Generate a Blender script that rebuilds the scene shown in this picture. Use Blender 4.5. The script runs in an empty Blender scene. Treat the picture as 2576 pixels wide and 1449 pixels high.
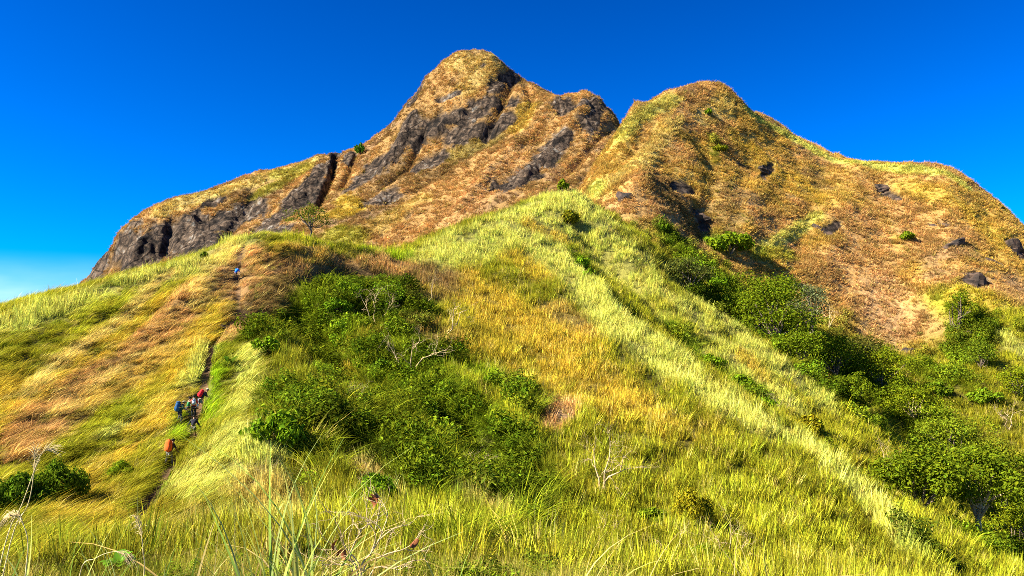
import bpy, math, random
import numpy as np
from mathutils import Vector, Matrix

# ------------------------------------------------------------------ camera, sky, sun, exposure
sc = bpy.context.scene
COL = sc.collection
FPX, CX, CY, HOR = 2050.0, 1288.0, 724.5, 850.0      # focal length / centre / horizon row of the picture (2576 px wide)
TH = math.atan((HOR - CY) / FPX)
cam_d = bpy.data.cameras.new('camera')
cam = bpy.data.objects.new('camera', cam_d); COL.objects.link(cam)
cam_d.sensor_width = 36; cam_d.lens = FPX / 2576 * 36
cam_d.clip_start = 0.05; cam_d.clip_end = 20000
cam.rotation_euler = (math.pi / 2 + TH, 0, 0)
sc.camera = cam

SUN_AZ, SUN_EL = math.radians(254), math.radians(37)     # azimuth clockwise from +Y (the view direction)
sdir = Vector((math.sin(SUN_AZ) * math.cos(SUN_EL), math.cos(SUN_AZ) * math.cos(SUN_EL), math.sin(SUN_EL)))
sun_d = bpy.data.lights.new('sun', 'SUN'); sun_d.energy = 5.0; sun_d.angle = math.radians(0.5); sun_d.color = (1, .91, .74)
sun = bpy.data.objects.new('sun', sun_d); COL.objects.link(sun)
sun.rotation_euler = (-sdir).to_track_quat('-Z', 'Y').to_euler()

world = bpy.data.worlds.new('World'); sc.world = world; world.use_nodes = True
nt = world.node_tree; nt.nodes.clear()
W = nt.nodes.new
sky = W('ShaderNodeTexSky'); sky.sky_type = 'NISHITA'; sky.sun_disc = False
sky.sun_elevation = SUN_EL; sky.sun_rotation = SUN_AZ; sky.altitude = 600; sky.air_density = 1.0; sky.dust_density = 0.15; sky.ozone_density = 3.0
gam = W('ShaderNodeGamma'); gam.inputs[1].default_value = 1.6
tint = W('ShaderNodeMix'); tint.data_type = 'RGBA'; tint.blend_type = 'MULTIPLY'; tint.inputs[0].default_value = 1
tint.inputs[7].default_value = (.0, .205, .425, 1)
bg = W('ShaderNodeBackground'); bg.inputs[1].default_value = 0.05
wo = W('ShaderNodeOutputWorld')
nt.links.new(sky.outputs[0], gam.inputs[0]); nt.links.new(gam.outputs[0], tint.inputs[6])
tco = W('ShaderNodeTexCoord'); sxyz = W('ShaderNodeSeparateXYZ'); nt.links.new(tco.outputs['Generated'], sxyz.inputs[0])
hz = W('ShaderNodeMapRange'); hz.interpolation_type = 'SMOOTHSTEP'; hz.inputs[1].default_value = .095; hz.inputs[2].default_value = .025; nt.links.new(sxyz.outputs[2], hz.inputs[0])
cmap = W('ShaderNodeMapping'); cmap.inputs['Scale'].default_value = (5, 5, 22); nt.links.new(tco.outputs['Generated'], cmap.inputs[0])
cn = W('ShaderNodeTexNoise'); cn.inputs['Scale'].default_value = 1.0; cn.inputs['Detail'].default_value = 5; nt.links.new(cmap.outputs[0], cn.inputs[0])
cr_ = W('ShaderNodeMapRange'); cr_.inputs[1].default_value = .3; cr_.inputs[2].default_value = .6; cr_.inputs[3].default_value = .35; nt.links.new(cn.outputs[0], cr_.inputs[0])
hm = W('ShaderNodeMath'); hm.operation = 'MULTIPLY'; nt.links.new(hz.outputs[0], hm.inputs[0]); nt.links.new(cr_.outputs[0], hm.inputs[1])
hmix = W('ShaderNodeMix'); hmix.data_type = 'RGBA'; hmix.inputs[7].default_value = (5, 7, 8, 1); nt.links.new(hm.outputs[0], hmix.inputs[0]); nt.links.new(tint.outputs[2], hmix.inputs[6])
nt.links.new(hmix.outputs[2], bg.inputs[0]); nt.links.new(bg.outputs[0], wo.inputs[0])

sc.view_settings.view_transform = 'Standard'; sc.view_settings.look = 'None'
sc.view_settings.exposure = 1.78; sc.view_settings.gamma = 1
sc.render.engine = 'CYCLES'
sc.cycles.use_denoising = False
sc.cycles.pixel_filter_type = 'BLACKMAN_HARRIS'; sc.cycles.filter_width = 0.85
sc.cycles.max_bounces = 4; sc.cycles.diffuse_bounces = 2; sc.cycles.transparent_max_bounces = 4
sc.cycles.use_adaptive_sampling = False

# ------------------------------------------------------------------ numeric helpers
rng = np.random.default_rng(7)
RND = random.Random(11)
cT, sT = math.cos(TH), math.sin(TH)

def U(px, py, d):
    """world point at depth d along the view axis, seen at picture position (px, py)"""
    a = (px - CX) / FPX; b = (CY - py) / FPX
    return np.array([d * a, d * (cT - b * sT), d * (sT + b * cT)])

def proj(P):
    P = np.asarray(P, float)
    w = P[..., 1] * cT + P[..., 2] * sT
    v = -P[..., 1] * sT + P[..., 2] * cT
    return CX + FPX * P[..., 0] / w, CY - FPX * v / w

_tab = np.random.default_rng(3).random((64, 64, 64)).astype(np.float32)
def vnoise(P):
    P = np.asarray(P, np.float64); i = np.floor(P).astype(np.int64); f = P - i
    f = f * f * (3 - 2 * f); i &= 63; j = (i + 1) & 63
    x0, y0, z0 = i[..., 0], i[..., 1], i[..., 2]; x1, y1, z1 = j[..., 0], j[..., 1], j[..., 2]
    fx, fy, fz = f[..., 0], f[..., 1], f[..., 2]
    L = lambda a, b, t: a + (b - a) * t
    return L(L(L(_tab[x0, y0, z0], _tab[x1, y0, z0], fx), L(_tab[x0, y1, z0], _tab[x1, y1, z0], fx), fy),
             L(L(_tab[x0, y0, z1], _tab[x1, y0, z1], fx), L(_tab[x0, y1, z1], _tab[x1, y1, z1], fx), fy), fz)
def fbm(P, scale, octv=4, gain=.5):
    P = np.asarray(P) / scale; s = 0; a = 1; t = 0
    for k in range(octv):
        s = s + a * (vnoise(P + 17.3 * k) - .5); t += a; a *= gain; P = P * 2.03
    return s / t * 2
def sstep(a, b, x):
    t = np.clip((x - a) / (b - a), 0, 1); return t * t * (3 - 2 * t)

class TPS:
    def __init__(s, pts, lam=0.0):
        s.p = np.asarray(pts, float); s.lam = lam; s.fit()
    def K(s, A):
        r2 = (A[:, None, 0] - s.p[None, :, 0]) ** 2 + (A[:, None, 1] - s.p[None, :, 1]) ** 2
        return .5 * r2 * np.log(r2 + 1e-9)
    def fit(s):
        n = len(s.p); M = np.zeros((n + 3, n + 3)); M[:n, :n] = s.K(s.p) + s.lam * np.eye(n)
        Q = np.c_[np.ones(n), s.p[:, :2]]; M[:n, n:] = Q; M[n:, :n] = Q.T
        s.w = np.linalg.solve(M, np.r_[s.p[:, 2], 0, 0, 0])
    def __call__(s, A):
        out = np.empty(len(A)); n = len(s.p)
        for k in range(0, len(A), 20000):
            B = A[k:k + 20000]; out[k:k + 20000] = s.K(B) @ s.w[:n] + s.w[n] + B @ s.w[n + 1:]
        return out

def fit_sheet(rim, body, hidden, dmin, dmax, lam, drop):
    """thin-plate surface through the points; rim heights are corrected until the ridge line stands where it should"""
    R = np.array([U(*p) for p in rim]); B = np.array([U(*p) for p in body]); H = np.array(hidden, float)
    pts = np.vstack([R, B, H]); t = TPS(pts, lam)
    nr = len(rim)
    for it in range(5):
        for i in range(nr):
            u = pts[i, 0] / pts[i, 1]
            ys = np.linspace(max(dmin, pts[i, 1] * .72), min(dmax, pts[i, 1] * 1.25), 160)
            A = np.c_[u * ys, ys]; z = t(A)
            px, py = proj(np.c_[A, z]); k = np.argmin(py)
            t.p[i, 2] += (py[k] - rim[i][1]) / FPX * ys[k] * .8
        t.fit()
    t.drop = drop
    return t

# ------------------------------------------------------------------ the near hills and the right-hand peak (one sheet)
RIM1 = [(-250, 845, 70), (-100, 803, 75), (0, 770, 80), (110, 742, 84), (215, 715, 88), (320, 685, 92), (420, 655, 96), (520, 622, 100), (615, 590, 104), (700, 588, 107), (780, 602, 112),
        (870, 617, 115), (950, 628, 117), (1010, 626, 119), (1100, 595, 126), (1200, 555, 133), (1300, 520, 140), (1440, 474, 151),
        (1490, 440, 168), (1520, 385, 190), (1560, 325, 205), (1600, 270, 216), (1660, 235, 225), (1740, 211, 232),
        (1820, 211, 236), (1852, 238, 238), (1878, 266, 240), (1920, 288, 242), (2000, 338, 240), (2060, 370, 238), (2110, 394, 236),
        (2200, 407, 232), (2320, 411, 226), (2400, 428, 222), (2450, 462, 218), (2500, 500, 214), (2576, 572, 208), (2700, 690, 202), (2900, 850, 195)]
BODY1 = [  # trail and left flank
    (590, 700, 91), (560, 780, 83), (540, 850, 76), (515, 930, 69), (500, 1030, 62), (487, 1105, 56.5), (425, 1165, 52), (375, 1245, 45),
    (0, 900, 67), (0, 1050, 57), (0, 1200, 48), (0, 1320, 38), (200, 850, 75), (200, 1000, 63), (200, 1150, 53), (200, 1280, 42), (350, 950, 68), (350, 800, 82),
    (380, 1060, 59), (480, 720, 90), (-200, 1000, 60), (-200, 1250, 45),
    # mound beside the trail, right flank of the knoll
    (560, 1095, 53), (640, 1180, 47), (650, 1280, 40), (720, 1370, 28), (780, 1200, 46), (620, 960, 67), (700, 680, 97), (800, 700, 94), (850, 655, 105), (950, 680, 107),
    (700, 800, 84), (700, 1000, 63), (850, 900, 74), (640, 860, 76), (640, 760, 85), (500, 1330, 33), (330, 1360, 29), (150, 1380, 28),
    # gully
    (900, 730, 90), (1010, 900, 74), (1160, 1080, 60), (1330, 1220, 50.5), (1550, 1430, 39), (900, 1080, 56), (1000, 1250, 42), (1150, 1330, 33), (1350, 1400, 27),
    # front face of the central spur
    (1050, 680, 110), (1150, 640, 119), (1250, 600, 128), (1130, 780, 93), (1250, 760, 101), (1400, 900, 83), (1420, 1040, 66), (1250, 900, 80), (1600, 1000, 76), (1600, 1200, 56), (1800, 1200, 59), (1750, 1350, 45), (2000, 1300, 56), (2100, 1440, 46),
    # its front crest and outer crest
    (1380, 620, 130), (1500, 720, 113), (1600, 830, 99), (1700, 905, 91), (1800, 980, 84), (1950, 1065, 76), (2130, 1200, 67), (2270, 1370, 58), (2400, 1520, 50),
    (1520, 540, 147), (1600, 600, 142), (1680, 680, 136), (1800, 780, 127), (1900, 860, 119), (2000, 935, 112), (2100, 1020, 106), (2200, 1110, 98), (2300, 1210, 90), (2420, 1340, 80),
    (1480, 640, 134), (1600, 740, 122), (1700, 850, 110), (1850, 965, 101), (2050, 1090, 91), (2200, 1220, 80),
    # valley behind it
    (1690, 640, 156), (1760, 660, 158), (1900, 810, 142), (2050, 920, 134), (2200, 1020, 126), (2350, 1160, 112), (2500, 1310, 98), (2620, 1440, 88),
    (2400, 950, 142), (2560, 960, 141), (2560, 1150, 118), (2450, 800, 161), (2430, 732, 166), (2510, 850, 153), (2590, 875, 150),
    # face of the right-hand peak
    (1750, 590, 172), (1700, 450, 190), (1600, 450, 176), (1640, 350, 203), (1700, 300, 212), (1790, 290, 220), (1740, 380, 200), (1850, 400, 211), (1950, 500, 199), (1850, 600, 178), (2000, 650, 180), (2100, 500, 205), (2200, 500, 211), (2000, 420, 222),
    (2300, 550, 202), (2420, 560, 198), (2200, 700, 181), (2300, 800, 169), (2280, 900, 157), (2500, 650, 186), (2570, 740, 176), (2050, 800, 160), (2140, 900, 146),
    # lower edge of the camera's own hill
    (300, 1449, 20), (0, 1449, 21), (-300, 1449, 22), (620, 1449, 19), (900, 1449, 18), (1288, 1449, 20), (1800, 1449, 27), (2300, 1470, 40)]
HID1 = [(0, 0, -1.3), (-6, -2, -1.7), (6, -2, -1.9), (0, 3, -1.45), (-3, 4, -1.6), (3, 4, -1.8), (0, 6, -1.95), (-6, 6, -2.2), (7, 6, -2.7), (0, -15, -4), (-25, -12, -7), (25, -12, -7), (0, 8.5, -2.9), (2, 11.5, -3.9), (-9, 12, -4.3), (12, 13, -5.2), (-4, 15, -4.9), (4, 15, -5.1), (24, 18, -11), (40, 30, -17), (60, 60, -24),
        (-40, 20, -14), (-70, 60, -16), (-80, 95, -18), (-43, 132, 4), (-26, 142, 6), (-14, 158, 9), (0, 176, 12), (-64, 122, -5), (-75, 150, -14), (-60, 200, -14), (-20, 215, -6), (15, 235, 10), (25, 225, 25),
        (50, 285, 40), (75, 295, 35), (110, 285, 22), (140, 265, 10), (60, 330, 8), (110, 330, 0), (170, 250, -10), (150, 130, -20), (170, 180, -10), (100, 90, -26), (-120, 260, -20), (0, 320, -10), (-60, 320, -20), (-150, 150, -30)]
S1 = fit_sheet(RIM1, BODY1, HID1, 30, 300, 2.0, .45)

# ------------------------------------------------------------------ the main peak
RIM2 = [(238, 720, 372), (268, 660, 380), (290, 605, 388), (314, 566, 394), (348, 543, 398), (400, 516, 402), (500, 483, 410), (600, 451, 418), (700, 419, 425), (800, 392, 430), (860, 384, 432), (920, 356, 434),
        (980, 310, 434), (1030, 255, 432), (1060, 206, 430), (1100, 170, 429), (1140, 141, 428), (1200, 127, 426), (1237, 133, 424), (1280, 173, 420), (1310, 192, 418), (1350, 218, 415), (1400, 238, 410), (1460, 235, 404),
        (1502, 247, 399), (1532, 277, 394), (1556, 312, 388), (1640, 450, 372), (1800, 640, 360)]
BODY2 = [(1000, 620, 310), (1100, 585, 312), (1250, 540, 312), (1400, 470, 325), (1500, 380, 350), (880, 600, 318), (700, 580, 346), (500, 610, 362), (390, 660, 366), (300, 690, 370), (800, 560, 340), (1000, 450, 374), (1100, 350, 395), (1120, 430, 370),
         (1200, 400, 370), (1150, 480, 345), (1300, 350, 378), (1450, 340, 372), (1350, 440, 346), (900, 480, 376), (820, 480, 388), (700, 490, 400), (560, 540, 392), (430, 560, 388), (350, 620, 376), (1200, 230, 412), (1100, 250, 414), (1290, 250, 404), (1220, 310, 392), (600, 620, 345), (760, 640, 318)]
HID2 = [(-200, 455, 10), (-150, 480, 40), (-100, 500, 45), (-40, 490, 75), (-15, 480, 90), (30, 470, 70), (80, 440, 30), (-260, 390, -20), (-240, 340, -10), (-210, 360, 2), (-140, 300, 8), (-60, 280, 14), (0, 275, 14), (60, 290, 20), (120, 330, 10), (150, 400, -10), (0, 560, 0), (-150, 560, -10), (-90, 240, -15), (20, 240, -10)]
S2 = fit_sheet(RIM2, BODY2, HID2, 240, 520, 6.0, .5)

# ------------------------------------------------------------------ meshing the sheets
def grid(u, y):
    X = (u[None, :] * y[:, None]); Y = np.repeat(y[:, None], len(u), 1); return X, Y

class Sheet:
    def __init__(s, tps, u, y):
        s.u, s.y = u, y; s.ly = np.log(y); s.X, s.Y = grid(u, y)
        s.Z = tps(np.c_[s.X.ravel(), s.Y.ravel()]).reshape(s.X.shape) - tps.drop
    def P(s): return np.stack([s.X, s.Y, s.Z], -1)
    def normals(s):
        P = s.P(); a = np.gradient(P, axis=0); b = np.gradient(P, axis=1)
        n = np.cross(b, a); n /= np.linalg.norm(n, axis=-1, keepdims=True) + 1e-12
        n[n[..., 2] < 0] *= -1
        return n
    def fidx(s, x, y):
        y = np.maximum(y, 1e-3); return np.interp(np.log(y), s.ly, np.arange(len(s.y))), np.interp(x / y, s.u, np.arange(len(s.u)))
    def samp(s, F, x, y):
        r, c = s.fidx(x, y); r0 = np.clip(r.astype(int), 0, len(s.y) - 2); c0 = np.clip(c.astype(int), 0, len(s.u) - 2)
        fr = (r - r0); fc = (c - c0)
        if F.ndim == 3: fr = fr[..., None]; fc = fc[..., None]
        return (F[r0, c0] * (1 - fr) * (1 - fc) + F[r0 + 1, c0] * fr * (1 - fc) + F[r0, c0 + 1] * (1 - fr) * fc + F[r0 + 1, c0 + 1] * fr * fc)
    def z(s, x, y): return s.samp(s.Z, np.asarray(x, float), np.asarray(y, float))
    def hit(s, px, py, d0=None, d1=None, off=0.0):
        """where the sight line through (px, py) meets the ground"""
        d0 = d0 or s.y[0] * 1.02; d1 = d1 or s.y[-1] * .99
        d = np.exp(np.linspace(math.log(d0), math.log(d1), 2600))
        a = (px - CX) / FPX; b = (CY - py) / FPX
        Q = np.c_[d * a, d * (cT - b * sT), d * (sT + b * cT)]
        below = Q[:, 2] < s.z(Q[:, 0], Q[:, 1]) + off
        k = np.argmax(below) if below.any() else int(np.argmin(Q[:, 2] - s.z(Q[:, 0], Q[:, 1])))
        p = Q[k].copy(); p[2] = float(s.z(p[0], p[1])); return p

u1 = np.concatenate([np.linspace(-1.7, -.74, 50)[:-1], np.linspace(-.74, .74, 780), np.linspace(.74, 1.7, 50)[1:]])
y1 = np.exp(np.linspace(math.log(1.2), math.log(330), 640))
y1 = np.unique(np.concatenate([np.exp(np.linspace(math.log(1.2), math.log(22), 110)), np.exp(np.linspace(math.log(22), math.log(255), 560)), np.linspace(255, 330, 40)]))
A = Sheet(S1, u1, y1)
u2 = np.concatenate([np.linspace(-1.0, -.56, 40)[:-1], np.linspace(-.56, .2, 620), np.linspace(.2, .6, 40)[1:]])
y2 = np.concatenate([np.linspace(240, 300, 30)[:-1], np.linspace(300, 436, 330), np.linspace(436, 560, 40)[1:]])
B = Sheet(S2, u2, y2)

class Stroke:
    """a band in the ground along a path given by picture points found on a sheet; r is the half width in picture px"""
    def __init__(s, sheet, pts, r):
        s.W = [sheet.hit(*p) for p in pts]; rr = r if isinstance(r, (list, tuple)) else [r] * len(pts)
        s.R = [q * p[1] / FPX for q, p in zip(rr, s.W)]
    def dist(s, P):
        sh = P.shape[:-1]; P = P.reshape(-1, 3); full = np.full(len(P), 1e9); k = np.array([1, .55, 1.])
        Wn = np.array(s.W); m = 2.3 * max(s.R) / k; lo, hi = Wn.min(0) - m, Wn.max(0) + m
        idx = np.flatnonzero((P[:, 0] > lo[0]) & (P[:, 0] < hi[0]) & (P[:, 1] > lo[1]) & (P[:, 1] < hi[1]) & (P[:, 2] > lo[2]) & (P[:, 2] < hi[2]))
        if len(idx) == 0: return full.reshape(sh)
        P = P[idx]; best = np.full(len(P), 1e9)
        n = len(s.W)
        for i in range(max(1, n - 1)):
            a = s.W[i]; b = s.W[min(i + 1, n - 1)]; ab = (b - a) * k; L = max(ab @ ab, 1e-9)
            t = np.clip((((P - a) * k) @ ab) / L, 0, 1)
            r = s.R[i] + (s.R[min(i + 1, n - 1)] - s.R[i]) * t
            d = np.linalg.norm((P - a) * k - t[..., None] * ab, axis=-1) / r
            best = np.minimum(best, d)
        full[idx] = best; return full.reshape(sh)

# relief that the thin-plate surface is too smooth for: gullies (-) and ribs (+), metres
PA0 = A.P()
REL1 = [([(1440, 560), (1560, 690), (1690, 830), (1830, 945), (2010, 1080), (2180, 1215)], 32, -2.6), ([(1400, 640), (1500, 735), (1600, 840), (1700, 915), (1800, 985), (1950, 1075), (2130, 1210), (2270, 1375)], 30, .8), ([(1700, 700), (1850, 800), (2000, 910), (2150, 1010), (2300, 1120), (2420, 1240)], 44, -3.5), ([(880, 690), (960, 820), (1080, 990), (1230, 1150), (1330, 1220)], 60, -1.8),
        ([(1600, 270), (1560, 400), (1500, 470)], 22, 1.5), ([(1760, 350), (1790, 430), (1770, 520), (1760, 580)], 44, -2.0), ([(1690, 330), (1620, 420), (1590, 520)], 34, 1.4),
        ([(1960, 400), (1900, 500), (1880, 590)], 40, 1.2), ([(2080, 420), (2030, 540), (2000, 640)], 40, -1.4), ([(2160, 430), (2120, 560), (2080, 680)], 40, 1.0), ([(2240, 440), (2220, 560), (2230, 690), (2290, 830)], 46, -1.1),
        ([(2380, 450), (2380, 560), (2420, 660)], 44, 1.2), ([(2480, 520), (2500, 640)], 36, -1.2), ([(850, 640), (800, 700), (760, 760)], 40, -1.2), ([(560, 1090), (640, 1170), (690, 1260)], 45, .7), ([(740, 700), (860, 690), (960, 700), (1060, 715)], 36, -3.6), ([(600, 640), (680, 640), (780, 640), (880, 645)], 26, 1.0), ([(560, 690), (470, 760), (360, 850)], 30, .8), ([(760, 770), (860, 870), (960, 970)], 70, -3.0), ([(1180, 1080), (1280, 1160), (1360, 1230)], 46, -2.0)]
def relief(sheet, REL, P0):
    for pts, r, amp in REL:
        st = Stroke(sheet, pts, r); d = st.dist(P0); sheet.Z += amp * np.exp(-d * d * 1.6)
relief(A, REL1, PA0)
P = A.P(); wgt = sstep(30, 120, A.Y)
gul = np.exp(-Stroke(A, [(700, 760), (850, 880), (1000, 1000), (1150, 1120), (1320, 1230)], 130).dist(P) ** 2); A.Z += gul * (fbm(P, 6, 3) * 1.3 + fbm(P + 9, 2.2, 2) * .5)
A.Z += fbm(P, 14, 4) * (.35 + .9 * wgt) + fbm(P, 3.2, 3) * (.16 + .35 * wgt) + (np.abs(fbm(P * np.array([1, 1, .5]), 9, 4)) - .25) * -.6 * sstep(150, 175, A.Y)
REL2 = [([(845, 392), (838, 430), (815, 480), (790, 525)], [8, 12, 14, 14], -9), ([(900, 380), (880, 420), (860, 470)], 12, -4), ([(800, 430), (770, 465), (710, 520)], 22, 3.5), ([(640, 480), (600, 550), (560, 600)], 26, -4),
        ([(1040, 300), (1010, 360), (960, 430)], 22, 4), ([(1070, 330), (1020, 420), (950, 480)], 14, -5), ([(1150, 300), (1080, 360)], 30, 4), ([(1290, 200), (1270, 250), (1220, 330)], 14, -4.5), ([(1250, 330), (1150, 400), (1050, 470)], 26, -4),
        ([(1400, 260), (1330, 340), (1230, 440), (1150, 540)], 26, 3), ([(1470, 270), (1400, 370), (1320, 450)], 24, 3.5), ([(1530, 320), (1470, 380), (1400, 450)], 16, -4), ([(430, 560), (420, 620)], 16, -4), ([(370, 590), (340, 650)], 20, 3), ([(480, 560), (500, 600)], 20, 2.5), ([(1310, 200), (1340, 260), (1300, 310)], 14, -3)]
PB0 = B.P(); relief(B, REL2, PB0)
ROCK2 = [([(280, 600), (240, 700)], 56), ([(320, 615), (345, 660), (410, 605)], 84), ([(440, 585), (510, 610)], 74), ([(540, 575), (620, 550)], 60), ([(630, 610), (690, 555), (750, 490), (810, 420)], [44, 46, 42, 26]), ([(850, 395), (835, 440), (800, 500)], 22), ([(885, 388), (870, 405)], 17),
         ([(775, 505)], 34), ([(1030, 310), (990, 380), (930, 440), (880, 480)], [24, 38, 40, 30]), ([(1235, 235), (1245, 215)], 28), ([(1200, 285), (1130, 300), (1060, 350)], 42), ([(1270, 300), (1150, 345)], 34), ([(1190, 262), (1300, 258)], 24), ([(1268, 195), (1290, 190)], 17), ([(1420, 270), (1500, 268), (1490, 315)], 40),
         ([(1410, 345), (1370, 395)], 40), ([(1330, 430), (1270, 470)], 42), ([(1030, 262), (1062, 208)], 13), ([(700, 585)], 40), ([(520, 515), (555, 508)], 18), ([(980, 490), (930, 510)], 34), ([(1215, 160)], 10), ([(1150, 235), (1110, 250)], 14), ([(1050, 420), (1100, 400)], 28)]
P = B.P()
rockB = np.zeros(B.Z.shape)
jit = fbm(P, 16, 4) * .5 + fbm(P, 4, 3) * .55
for pts, r in ROCK2:
    rockB = np.maximum(rockB, 1 - sstep(.62, 1.2, Stroke(B, pts, r).dist(PB0) + jit))
rid = np.abs(fbm(P * np.array([1, 1, .6]), 16, 5, .55))
B.Z += fbm(P, 22, 4) * 2.2 + fbm(P, 6, 3) * 1.3 - (np.abs(fbm(P * np.array([1, .7, .5]), 24, 4)) - .25) * 3.5 - rockB * (.8 + (rid - .25) * 3.5) + rockB * ((np.abs(fbm(P * np.array([1, 1, .35]), 12, 4, .6)) - .2) * 3.2 + fbm(P, 3, 3, .6) * .8)
for S in (A, B): S.N = S.normals()

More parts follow.
